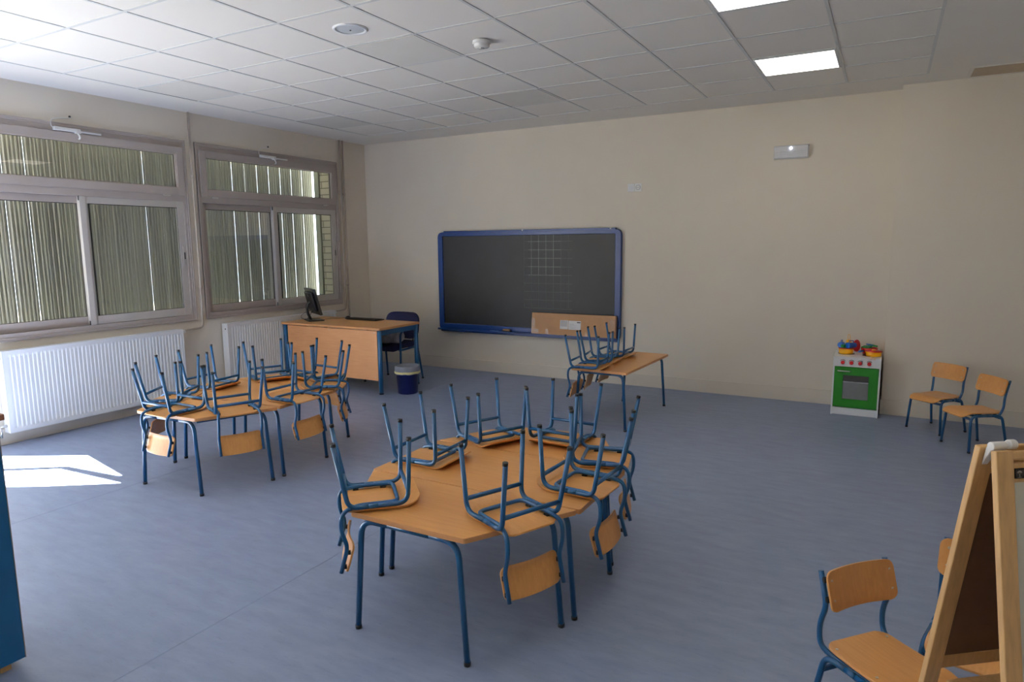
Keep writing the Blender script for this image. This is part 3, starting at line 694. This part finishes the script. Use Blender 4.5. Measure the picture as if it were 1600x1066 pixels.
# bin
t = thing('waste_bin', 'round navy waste bin beside the right end of the desk', 'bin', (1.785, -1.485, 0))
bm = bmesh.new(); rs = lathe(bm, [(0.104, 0.0), (0.108, 0.004), (0.128, 0.285), (0.131, 0.286), (0.131, 0.290), (0.127, 0.290), (0.104, 0.01)], 40); bm.faces.new(rs[0][::-1]); bm.faces.new(rs[-1]); obj('bucket', bm, M_navyp, t)
rg = random.Random(5); wv = [(rg.choice((5, 7, 9, 13)), rg.uniform(0, 6), rg.uniform(.3, 1)) for _ in range(5)]
def wav(r, z, a):
    s = sum(c*math.sin(k*a+p) for k, p, c in wv)/3
    return r+0.0035*s, z+0.005*s*(1 if z < 0.25 or z > 0.31 else 0.5)
bm = bmesh.new(); lathe(bm, [(0.090, 0.08), (0.112, 0.26), (0.120, 0.304), (0.136, 0.312), (0.141, 0.300), (0.139, 0.262), (0.136, 0.222)], 64, fn=wav); obj('liner', bm, M_bag, t)
bm = bmesh.new(); lathe(bm, [(0.1415, 0.252), (0.1435, 0.245), (0.1425, 0.234), (0.1405, 0.228)], 64, fn=wav); obj('drawstring_band', bm, M_band, t)

# ------------------------------------------------------------ pupils' tables
TH = 0.525
def leg_tube(root, foot, other, inward):
    # leg rises from foot, leans in a little and bends over to the rail towards "other"
    f = Vector((*foot, 0)); o = Vector((*other, 0)); d = (o-f).normalized(); L = (o-f).length
    inn = Vector((*inward, 0))*0.022
    zr = TH-0.022-0.0135
    top = f+inn*0.5+d*0.028; end = f+inn+d*(L*0.28); top.z = zr; end.z = zr
    p = fillet([f+Vector((0, 0, 0.010)), top, end], 0.075, 8)
    lg = tb('leg', M_blue, root, p, 0.0125, 14)
    bm = bmesh.new(); tube(bm, [f, f+Vector((0, 0, 0.016))], 0.0140, 14); obj('rubber_foot', bm, M_blk, lg)
    return end
def table(name, label, loc, rz, poly, pairs, cat='table', group=None):
    t = thing(name, label, cat, (*loc, 0), R(rz), group)
    bm = bmesh.new(); prism(bm, rpoly(poly, 0.012, 3), TH-0.022, TH-0.0005, 0, 1); obj('tabletop', bm, [M_top, M_edge], t, bevel=0.0015)
    cx = sum(p[0] for p in poly)/len(poly); cy = sum(p[1] for p in poly)/len(poly)
    for a, b in pairs:
        def inw(p): v = Vector((cx-p[0], cy-p[1])); v.normalize(); return v
        e1 = leg_tube(t, a, b, inw(a)); e2 = leg_tube(t, b, a, inw(b)); tb('rail', M_blue, t, [e1, e2], 0.0125, 14)
    # side rails under the top
    (a1, b1), (a2, b2) = pairs
    for p, q in ((a1, a2), (b1, b2)):
        P = Vector((*p, TH-0.036)); Q = Vector((*q, TH-0.036)); c = Vector((cx, cy, TH-0.036)); P = P.lerp(c, 0.14); Q = Q.lerp(c, 0.14); tb('rail', M_blue, t, [P, Q], 0.0105, 10)
    return t
TL, TS, TD = 0.545, 0.281, 0.455
def trap(sgn): # long edge on y=0, short edge at y=sgn*TD
    return [(-TL, 0), (TL, 0), (TS, sgn*TD), (-TS, sgn*TD)] if sgn > 0 else [(-TS, -TD), (TS, -TD), (TL, 0), (-TL, 0)]
def trap_pairs(s): return [((-0.276, s*0.442), (0.276, s*0.442)), ((-0.492, s*0.034), (0.485, s*0.026))]
RP = [(-0.555, -0.28), (0.555, -0.28), (0.555, 0.28), (-0.555, 0.28)]
RPP = [((-0.49, -0.242), (0.512, -0.235)), ((-0.49, 0.225), (0.502, 0.222))]
G = 'tables of the near cluster'; G2 = 'tables of the far cluster'
table('school_table', 'trapezoid beech table nearest the camera in the near cluster', (4.748, -4.862), 0, trap(-1), trap_pairs(-1), group=G)
table('school_table', 'rectangular beech table in the middle of the near cluster', (4.747, -4.575), 0, RP, RPP, group=G)
table('school_table', 'trapezoid beech table at the far end of the near cluster', (4.735, -4.288), 0, trap(1), trap_pairs(1), group=G)
table('school_table', 'trapezoid beech table nearest the camera in the cluster by the radiators', (2.203, -4.190), 3.8, trap(-1), trap_pairs(-1), group=G2)
table('school_table', 'rectangular beech table in the middle of the cluster by the radiators', (2.166, -3.878), 3.2, RP, RPP, group=G2)
table('school_table', 'trapezoid beech table nearest the desk in the cluster by the radiators', (2.160, -3.580), 3.0, trap(1), trap_pairs(1), group=G2)
table('school_table', 'rectangular beech table standing alone below the blackboard', (4.226, -1.338), -2.0, [(-0.263, -0.565), (0.263, -0.565), (0.263, 0.565), (-0.263, 0.565)], [((-0.235, -0.535), (0.248, -0.540)), ((-0.200, 0.530), (0.240, 0.530))])

# ------------------------------------------------------------ pupils' chairs
RT = 0.0101
def make_chair(label, old=False):
    t = thing('school_chair', label, 'chair')
    ts = seq(0.325, 0.045, 12); L = 0.325
    def prof(q):
        x = 0.125-L*q
        if q > 0.74: z = 0.306-0.033*((q-0.74)/0.26)**1.7
        else: z = 0.306-0.0035*math.sin(PI*q/0.74)
        return (x, z)
    bm = bmesh.new(); plate(bm, [(q, *prof(q)) for q in ts], lambda q: rcorner(L, 0.125+0.007*q, 0.042)(q), 0.008, lambda q: (0, 1), lambda s, q: (0, 0.0))
    seat = obj('seat', bm, M_ply, t, bevel=0.0015)
    def px_(z): # post centre x as a function of height
        pts = [(0.28, 0.085), (0.31, 0.100), (0.36, 0.108), (0.43, 0.112), (0.60, 0.152)] if old else [(0.30, 0.120), (0.33, 0.134), (0.39, 0.132), (0.445, 0.112), (0.46, 0.112), (0.555, 0.140), (0.60, 0.152)]
        for (a, b), (c, d) in zip(pts, pts[1:]):
            if z <= c: return b+(d-b)*(z-a)/(c-a)
        return 0.15
    ts = seq(0.13, 0.028, 8); bm = bmesh.new()
    nx, nz = -0.96, 0.28
    plate(bm, [(q, px_(0.437+0.13*q)-0.0225+0.010, 0.437+0.13*q) for q in ts], lambda q: rcorner(0.13, 0.150 if old else 0.139, 0.028)(q), 0.008, lambda q: (nx, nz), lambda s, q: (-0.010*s*s/0.79, 0))
    back = obj('backrest', bm, M_back, t, bevel=0.0015)
    for s in (-1, 1):
        for z in (0.475, 0.535):
            bm = bmesh.new(); x = px_(z)-0.0225+0.010-0.0128*0.79+0.0015; tube(bm, [(x-0.0035, s*0.122, z), (x-0.0055, s*0.122, z)], 0.0050, 10); obj('screw', bm, M_screw, back)
        for x, z in ((0.085, 0.3065), (-0.07, 0.3075)):
            bm = bmesh.new(); tube(bm, [(x, s*0.106, z+0.002), (x, s*0.106, z+0.0036)], 0.0045, 10); obj('screw', bm, M_screw, seat)
        for nm, fx, bxx in (('rear', 0.152, 0.096), ('front', -0.152, -0.139)):
            sgn = 1 if fx > 0 else -1
            pts = fillet([(fx, s*0.1557, 0.012), (bxx+sgn*0.004, s*0.137, 0.2850), (0.02*sgn, s*0.135, 0.2850)], 0.048, 8)
            lg = tb('leg', M_blue, t, pts, RT, 12)
            u = (Vector(pts[1])-Vector(pts[0])).normalized(); f = Vector((fx, s*0.1557, 0.0))
            bm = bmesh.new(); tube(bm, [f, f+Vector((u.x, u.y, u.z))*0.014], 0.0108, 12); obj('rubber_foot', bm, M_rub, lg)
        tb('seat_rail', M_blue, t, [(0.0199, s*0.135, 0.2850), (-0.0199, s*0.135, 0.2850)], RT, 12)
        for x, z in ((0.06, 0.2985), (-0.06, 0.2985)):
            bx('spacer', M_rub, t, x-0.012, x+0.012, s*0.112-0.006, s*0.112+0.006, 0.2925, 0.3005)
    zb = 0.262 if old else 0.232
    for fx, bxx in ((0.152, 0.100), (-0.152, -0.143)):
        k = zb/0.285; x = fx+(bxx-fx)*k; y = 0.1557+(0.137-0.1557)*k
        tb('crossbar', M_blue, t, [(x, -y, zb), (x, y, zb)], 0.0093, 12)
    # back frame: two posts joined by a loop under the seat
    def post(s):
        P = [(px_(0.56), s*0.135, 0.56), (px_(0.45)-0.001, s*0.135, 0.452), (0.136, s*0.135, 0.372), (0.128, s*0.134, 0.300), (0.065, s*0.116, 0.2835), (-0.105, s*0.113, 0.2835)]
        if old: P = [(px_(0.56), s*0.135, 0.56), (px_(0.43), s*0.135, 0.43), (0.108, s*0.135, 0.340), (0.085, s*0.128, 0.285), (0.060, s*0.116, 0.2835), (-0.105, s*0.113, 0.2835)]
        return P
    a = post(1); b = post(-1)
    loop = fillet(a+b[::-1], [0.025, 0.04, 0.035, 0.03, 0.035, 0.035, 0.03, 0.035, 0.04, 0.025], 6)
    bf = tb('back_frame', M_blue, t, loop, 0.0090, 12)
    for s in (-1, 1):
        for z in (0.475, 0.535): bx('spacer', M_rub, back, px_(z)-0.0165, px_(z)-0.006, s*0.135-0.006, s*0.135+0.006, z-0.008, z+0.008)
    return t
IN = [
 (4.458, -5.177, 224.9, 'upturned chair on the left near corner of the near table cluster'),
 (5.115, -5.073, 335.4, 'upturned chair nearest the camera, on the right slanted edge of the near trapezoid table'),
 (5.225, -4.609, 357.2, 'upturned chair on the right end of the middle table of the near cluster'),
 (5.162, -4.206, 14.3, 'upturned chair on the right side of the far trapezoid table in the near cluster'),
 (4.818, -3.954, 86.6, 'upturned chair on the far short edge of the near cluster, facing the camera'),
 (4.427, -4.135, 152.9, 'upturned chair on the far left slanted edge of the near cluster'),
 (4.338, -4.595, 180.9, 'upturned chair on the left end of the middle table of the near cluster'),
 (2.228, -4.587, 269.7, 'upturned chair on the near short edge of the cluster by the radiators'),
 (1.887, -4.364, 212.5, 'upturned chair on the left slanted edge nearest the big radiator'),
 (1.738, -3.914, 184.7, 'upturned chair on the radiator side of the middle table in the left cluster'),
 (2.590, -4.381, 335.5, 'upturned chair on the right slanted edge of the near table in the left cluster'),
 (1.882, -3.467, 153.8, 'upturned chair on the far left slanted edge of the cluster, before the second radiator'),
 (2.688, -3.929, 0.7, 'upturned chair on the right end of the middle table in the left cluster'),
 (2.572, -3.489, 33.9, 'upturned chair on the right slanted edge nearest the desk in the left cluster'),
 (2.215, -3.257, 85.7, 'upturned chair on the far short edge of the left cluster, close before the desk panel'),
 (4.073, -1.834, 183.9, 'upturned chair nearest the camera of the three on the lone rectangular table'),
 (4.050, -1.477, 189.2, 'middle upturned chair of the three on the lone rectangular table'),
 (4.067, -1.121, 179.7, 'upturned chair nearest the blackboard of the three on the lone rectangular table'),
]
UP = [
 (6.812, -0.592, 49.7, 'upright chair against the back wall, next to the toy cooker'),
 (7.043, -1.049, 31.5, 'upright chair in front of the one against the back wall'),
 (6.424, -5.027, 138.2, 'upright chair at the bottom right, left of the easel'),
 (6.705, -4.722, 77.0, 'upright chair mostly hidden behind the easel'),
]
first = None
def grp(i): return 'upturned chairs on the near cluster' if i < 7 else 'upturned chairs on the cluster by the radiators' if i < 15 else 'upturned chairs on the lone table'
for i, (x, y, a, l) in enumerate(IN):
    loc = (x, y, TH+0.3105); rot = (PI, 0, R(a))
    if first is None:
        first = make_chair(l); first.location = loc; first.rotation_euler = rot; first['group'] = grp(i)
    else: dup(first, loc, rot, l, grp(i))
old = None
for x, y, a, l in UP[:2]+UP[3:]:
    if old is None: old = make_chair(l, True); old.location = (x, y, 0); old.rotation_euler = (0, 0, R(a)); old['group'] = 'upright chairs on the floor'
    else: dup(old, (x, y, 0), (0, 0, R(a)), l, 'upright chairs on the floor')
for x, y, a, l in UP[2:3]: dup(first, (x, y, 0), (0, 0, R(a)), l, 'upright chairs on the floor')

# ------------------------------------------------------------ toy cooker
t = thing('toy_cooker', 'white play cooker with a green oven door and red knobs', 'toy cooker', (6.171, -0.41, 0))
bm = bmesh.new(); 
box(bm, -0.198, -0.184, 0.0, 0.385, 0.0, 0.545); box(bm, 0.184, 0.198, 0.0, 0.385, 0.0, 0.545); box(bm, -0.184, 0.184, 0.370, 0.385, 0.0, 0.545); box(bm, -0.184, 0.184, 0.012, 0.37, 0.08, 0.09)
obj('cabinet', bm, M_white, t, bevel=0.001)
bx('hob_top', M_white, t, -0.200, 0.200, -0.004, 0.388, 0.545, 0.557, bevel=0.001)
bx('plinth', M_white, t, -0.184, 0.184, 0.004, 0.018, 0.004, 0.072)
bx('control_panel', M_white, t, -0.184, 0.184, 0.002, 0.016, 0.465, 0.545)
dr = None
bm = bmesh.new()
for a, b, c, d in ((-0.183, -0.108, 0.079, 0.462), (0.106, 0.183, 0.079, 0.462), (-0.108, 0.106, 0.079, 0.158), (-0.108, 0.106, 0.384, 0.462)): box(bm, a, b, -0.002, 0.012, c, d)
dr = obj('oven_door', bm, M_green, t)
bx('window_pane', M_oven, dr, -0.108, 0.106, 0.006, 0.009, 0.158, 0.325); bx('window_pane', M_dark, dr, -0.108, 0.106, 0.006, 0.009, 0.325, 0.384)
bx('rack', M_steel, dr, -0.106, 0.104, 0.0, 0.006, 0.316, 0.326)
tb('handle', M_steel, dr, fillet([(-0.155, -0.002, 0.422), (-0.150, -0.022, 0.424), (-0.055, -0.022, 0.424), (-0.050, -0.002, 0.422)], 0.015), 0.005, 10)
for x in (-0.118, -0.045, 0.027, 0.102):
    bm = bmesh.new(); tube(bm, [(x, 0.002, 0.504), (x, -0.020, 0.504)], 0.017, 20); kn = obj('knob', bm, M_red, t, bevel=0.003)
    bm = bmesh.new(); A = [(x+0.024*math.cos(q), 0.0012, 0.504+0.024*math.sin(q)) for q in [R(35+11*k) for k in range(11)]]; tube(bm, A, 0.0022, 6); obj('dial_mark', bm, M_gask, kn)
for x, y in ((-0.100, 0.215), (0.108, 0.17)):
    bm = bmesh.new(); disc(bm, 0.072, 0.557, (x, y), 36, 0.002); obj('burner', bm, M_blk, t)
HB = 0.5595
def pot(x, y, r, h, label, lid):
    t = thing('toy_pot', label, 'toy pot', (x, y, HB))
    bm = bmesh.new(); rs = lathe(bm, [(r*0.86, 0.0), (r*0.93, 0.006), (r, h), (r*0.95, h), (r*0.84, 0.006)], 36); bm.faces.new(rs[0][::-1]); bm.faces.new(rs[-1]); obj('body', bm, M_yel, t)
    bm = bmesh.new(); rs = lathe(bm, [(r*0.99, h+0.001), (r*1.07, h+0.001), (r*1.07, h+0.006), (r*0.7, h+0.009 if lid else h+0.006)], 36)
    if lid: bm.faces.new(rs[-1])
    rm = obj('lid' if lid else 'rim', bm, M_red, t)
    if lid: bm = bmesh.new(); disc(bm, 0.018, h+0.0085, h=0.010, seg=20); obj('lid_knob', bm, M_yel, rm)
    return t
pot(6.066, -0.205, 0.066, 0.050, 'open yellow toy pot with a red rim on the left burner, filled with toys', False)
pot(6.300, -0.262, 0.070, 0.042, 'yellow toy pot with a red lid at the front right of the cooker', True)
def cup(p, q, r, label, m=None):
    t = thing('toy_cup', label, 'toy cup', p); d = Vector(q)-Vector(p)
    bm = bmesh.new(); tube(bm, [Vector((0, 0, 0)), d], r*0.85, 24, r2=r); obj('body', bm, m or M_bluep, t, bevel=0.003)
    nrm = d.normalized(); bm = bmesh.new(); side = nrm.cross(Vector((0, 0, 1))).normalized()
    mid = d*0.5; hp = [d*0.25+Vector((0, 0, r*0.9)), d*0.25+Vector((0, 0, r*1.6)), d*0.75+Vector((0, 0, r*1.6)), d*0.75+Vector((0, 0, r*0.9))]
    tube(bm, fillet(hp, 0.01), 0.0035, 8); obj('handle', bm, m or M_bluep, t)
cup((6.035, -0.170, HB+0.082), (6.015, -0.245, HB+0.084), 0.027, 'blue toy cup lying at the left on the open yellow pot')
cup((6.140, -0.190, HB+0.082), (6.075, -0.262, HB+0.084), 0.028, 'blue toy cup lying at the right on the open yellow pot')
t = thing('toy_spatula', 'yellow toy ladle with a loop handle standing between the blue cups', 'toy ladle', (6.085, -0.215, HB+0.10))
bx('bowl', M_yel, t, -0.022, 0.022, -0.010, 0.010, 0.0, 0.034, bevel=0.008)
bm = bmesh.new(); tube(bm, [(0.010*math.cos(a), 0.0, 0.060+0.028*math.sin(a)) for a in [2*PI*k/24 for k in range(24)]], 0.002, 6, closed=True); obj('loop_handle', bm, M_yel, t)
bm = bmesh.new(); disc(bm, 0.058, -0.005, seg=36, h=0.010); o = obj('toy_plate', bm, M_red, bevel=0.003); o.location = (6.152, -0.150, HB+0.072); o.rotation_euler = (R(86), 0, R(62)); tag(o, 'red toy plate standing upright behind the blue cups', 'toy plate')
def star(name, loc, r, m, label, n=5, dz=0.014, rot=(0, 0, 0)):
    bm = bmesh.new(); poly = [(r*(1 if k % 2 else 0.62)*math.cos(PI*k/n), r*(1 if k % 2 else 0.62)*math.sin(PI*k/n)) for k in range(2*n)]
    prism(bm, poly, 0, dz); o = obj(name, bm, m, bevel=0.003); o.location = loc; o.rotation_euler = rot; tag(o, label, 'toy food')
star('toy_lettuce', (6.048, -0.235, HB+0.060), 0.032, M_grnp, 'green toy leaf between the blue cups in the open pot', 6, 0.03)
t = thing('toy_pan', 'red toy pan at the back right of the cooker under the green toys', 'toy pan', (6.262, -0.145, HB))
bm = bmesh.new(); rs = lathe(bm, [(0.055, 0.0), (0.068, 0.035), (0.072, 0.060), (0.066, 0.060), (0.055, 0.005)], 32); bm.faces.new(rs[0][::-1]); bm.faces.new(rs[-1]); obj('body', bm, M_red, t)
tb('handle', M_bluep, t, [(-0.05, -0.05, 0.03), (-0.085, -0.085, 0.028)], 0.009)
for k, (dx, dy, dz, r) in enumerate(((-0.02, -0.005, 0.052, 0.052), (0.028, 0.0, 0.068, 0.044))):
    star('toy_leaf', (6.262+dx, -0.155+dy, HB+dz+0.010), r, M_grnp, ('lower left green toy leaf heaped on the red pan', 'upper right green toy leaf heaped on the red pan')[k], 7, 0.012, (R(8), R(-6+12*k), k))
o = tb('toy_spoon', M_bluep, None, [(0.0, 0, 0.0), (0.05, -0.04, -0.004)], 0.006); o.location = (6.235, -0.15, HB+0.093); tag(o, 'blue toy spoon lying across the green leaves', 'toy spoon')
bm = bmesh.new()
for dx in (-0.012, 0.012): tube(bm, fillet([(dx-0.006, 0, 0.0), (dx-0.006, 0, -0.035), (dx+0.006, 0, -0.035), (dx+0.006, 0, 0.0)], 0.005), 0.0016, 6)
tube(bm, [(-0.02, 0, 0.0), (0.02, 0, 0.0)], 0.0016, 6)
o = obj('toy_whisk', bm, M_yel); o.location = (6.300, -0.4165, 0.582); tag(o, 'thin yellow wire toy hooked over the front edge of the cooker top', 'toy whisk')

# ------------------------------------------------------------ easel
EA = R(38); t = thing('easel', 'double-sided pine easel at the bottom right corner', 'easel', (6.580, -5.536, 0), EA)
# local x = width, local -y = towards the camera side board
EH = 1.155; EWD = 0.62
def frame(side, tilt, y_top):
    ang = R(tilt)*side; 
    def T(bm):
        bmesh.ops.transform(bm, matrix=Matrix.Translation((0, y_top, EH)) @ Matrix.Rotation(-ang, 4, 'X') @ Matrix.Translation((0, 0, -EH/math.cos(ang))), verts=bm.verts); return bm
    h = EH/math.cos(ang)
    y0, y1 = -0.008, 0.008
    for x in (0.0, EWD-0.044):
        bm = bmesh.new(); box(bm, x, x+0.044, y0, y1, 0.0, h); obj('stile', T(bm), M_pine, t, bevel=0.0025, seg=3)
    bm = bmesh.new(); box(bm, 0.040, EWD-0.040, y0+0.002, y1-0.002, h-0.022, h-0.002); obj('top_rail', T(bm), M_pine, t, bevel=0.004)
    bm = bmesh.new(); box(bm, 0.040, EWD-0.040, y0+0.003, y1-0.003, h-0.072, h-0.028); tr = obj('upper_rail', T(bm), M_pine, t, bevel=0.003)
    bm = bmesh.new(); box(bm, 0.040, EWD-0.040, y0+0.002, y1-0.002, 0.545, 0.585); obj('lower_rail', T(bm), M_pine, t, bevel=0.003)
    bm = bmesh.new(); box(bm, 0.038, EWD-0.038, -0.003, 0.003, 0.58, h-0.068)
    m = M_wboard if side > 0 else M_chalkbd
    bd = obj('drawing_board', T(bm), [M_wboard if side > 0 else M_chalkbd], t)
    bm = bmesh.new(); box(bm, 0.040, EWD-0.040, -0.0042 if side < 0 else 0.0030, -0.0030 if side < 0 else 0.0042, 0.58, h-0.068)
    obj('hardboard_backing', T(bm), M_chalkbd, t)
    if side > 0:
        bm = bmesh.new(); box(bm, 0.046, 0.115, y0-0.0005, y0+0.004, h-0.062, h-0.040); pl = obj('name_plate', T(bm), M_gask, tr)
        bm = bmesh.new()
        for rr in (0.004, 0.0062): tube(bm, [(0.056+rr*math.cos(a), y0-0.0008, h-0.0515+rr*math.sin(a)) for a in [R(20+14*k) for k in range(11)]], 0.0006, 6)
        tube(bm, [(0.056, y0-0.0008, h-0.060), (0.056, y0-0.0008, h-0.052)], 0.0008, 6); tube(bm, [(0.051, y0-0.0008, h-0.0595), (0.061, y0-0.0008, h-0.0595)], 0.0006, 6)
        obj('emblem', T(bm), M_alu, pl)
    return T
frame(1, 9.0, -0.010); frame(-1, 9.0, 0.032)
bm = bmesh.new(); box(bm, 0.044, EWD-0.044, -0.03, 0.105, 0.512, 0.520); box(bm, 0.044, EWD-0.044, -0.042, -0.030, 0.512, 0.540); obj('tray', bm, M_pine, t, bevel=0.002)
for x in (0.012, EWD-0.040):
    bm = bmesh.new()
    tube(bm, [(x-0.004, 0.006, EH+0.006), (x+0.032, 0.006, EH+0.006)], 0.010, 16); tube(bm, [(x+0.040, 0.006, EH+0.008), (x+0.058, 0.006, EH+0.008)], 0.011, 16)
    box(bm, x, x+0.018, -0.002, 0.004, EH-0.045, EH+0.004)
    v = [bm.verts.new(p) for p in ((x, 0.004, EH+0.010), (x+0.018, 0.004, EH+0.010), (x+0.018, 0.022, EH-0.000), (x, 0.022, EH-0.000), (x, 0.004, EH+0.002), (x+0.018, 0.004, EH+0.002), (x+0.018, 0.030, EH-0.045), (x, 0.030, EH-0.045))]
    for f in ((0, 1, 2, 3), (7, 6, 5, 4), (0, 4, 5, 1), (1, 5, 6, 2), (2, 6, 7, 3), (3, 7, 4, 0)): bm.faces.new([v[i] for i in f])
    obj('hinge', bm, M_plas, t, bevel=0.002)

# ------------------------------------------------------------ blue cabinet
t = thing('storage_cabinet', 'blue cabinet cut off by the left edge of the photo', 'cabinet', (3.492, -6.12, 0))
bx('body', M_teal, t, -0.40, 0.0, -1.0, 0.0, 0.032, 0.985, bevel=0.002)
bx('edge_trim', M_alu, t, -0.018, 0.002, -0.001, 0.002, 0.032, 0.985)
bx('worktop', M_brown, t, -0.42, 0.012, -1.01, 0.020, 0.985, 1.008, bevel=0.002)
for x in (-0.37, -0.04):
    for y in (-0.95, -0.06): bx('foot', M_pine, t, x-0.018, x+0.018, y-0.018, y+0.018, 0.0, 0.032)
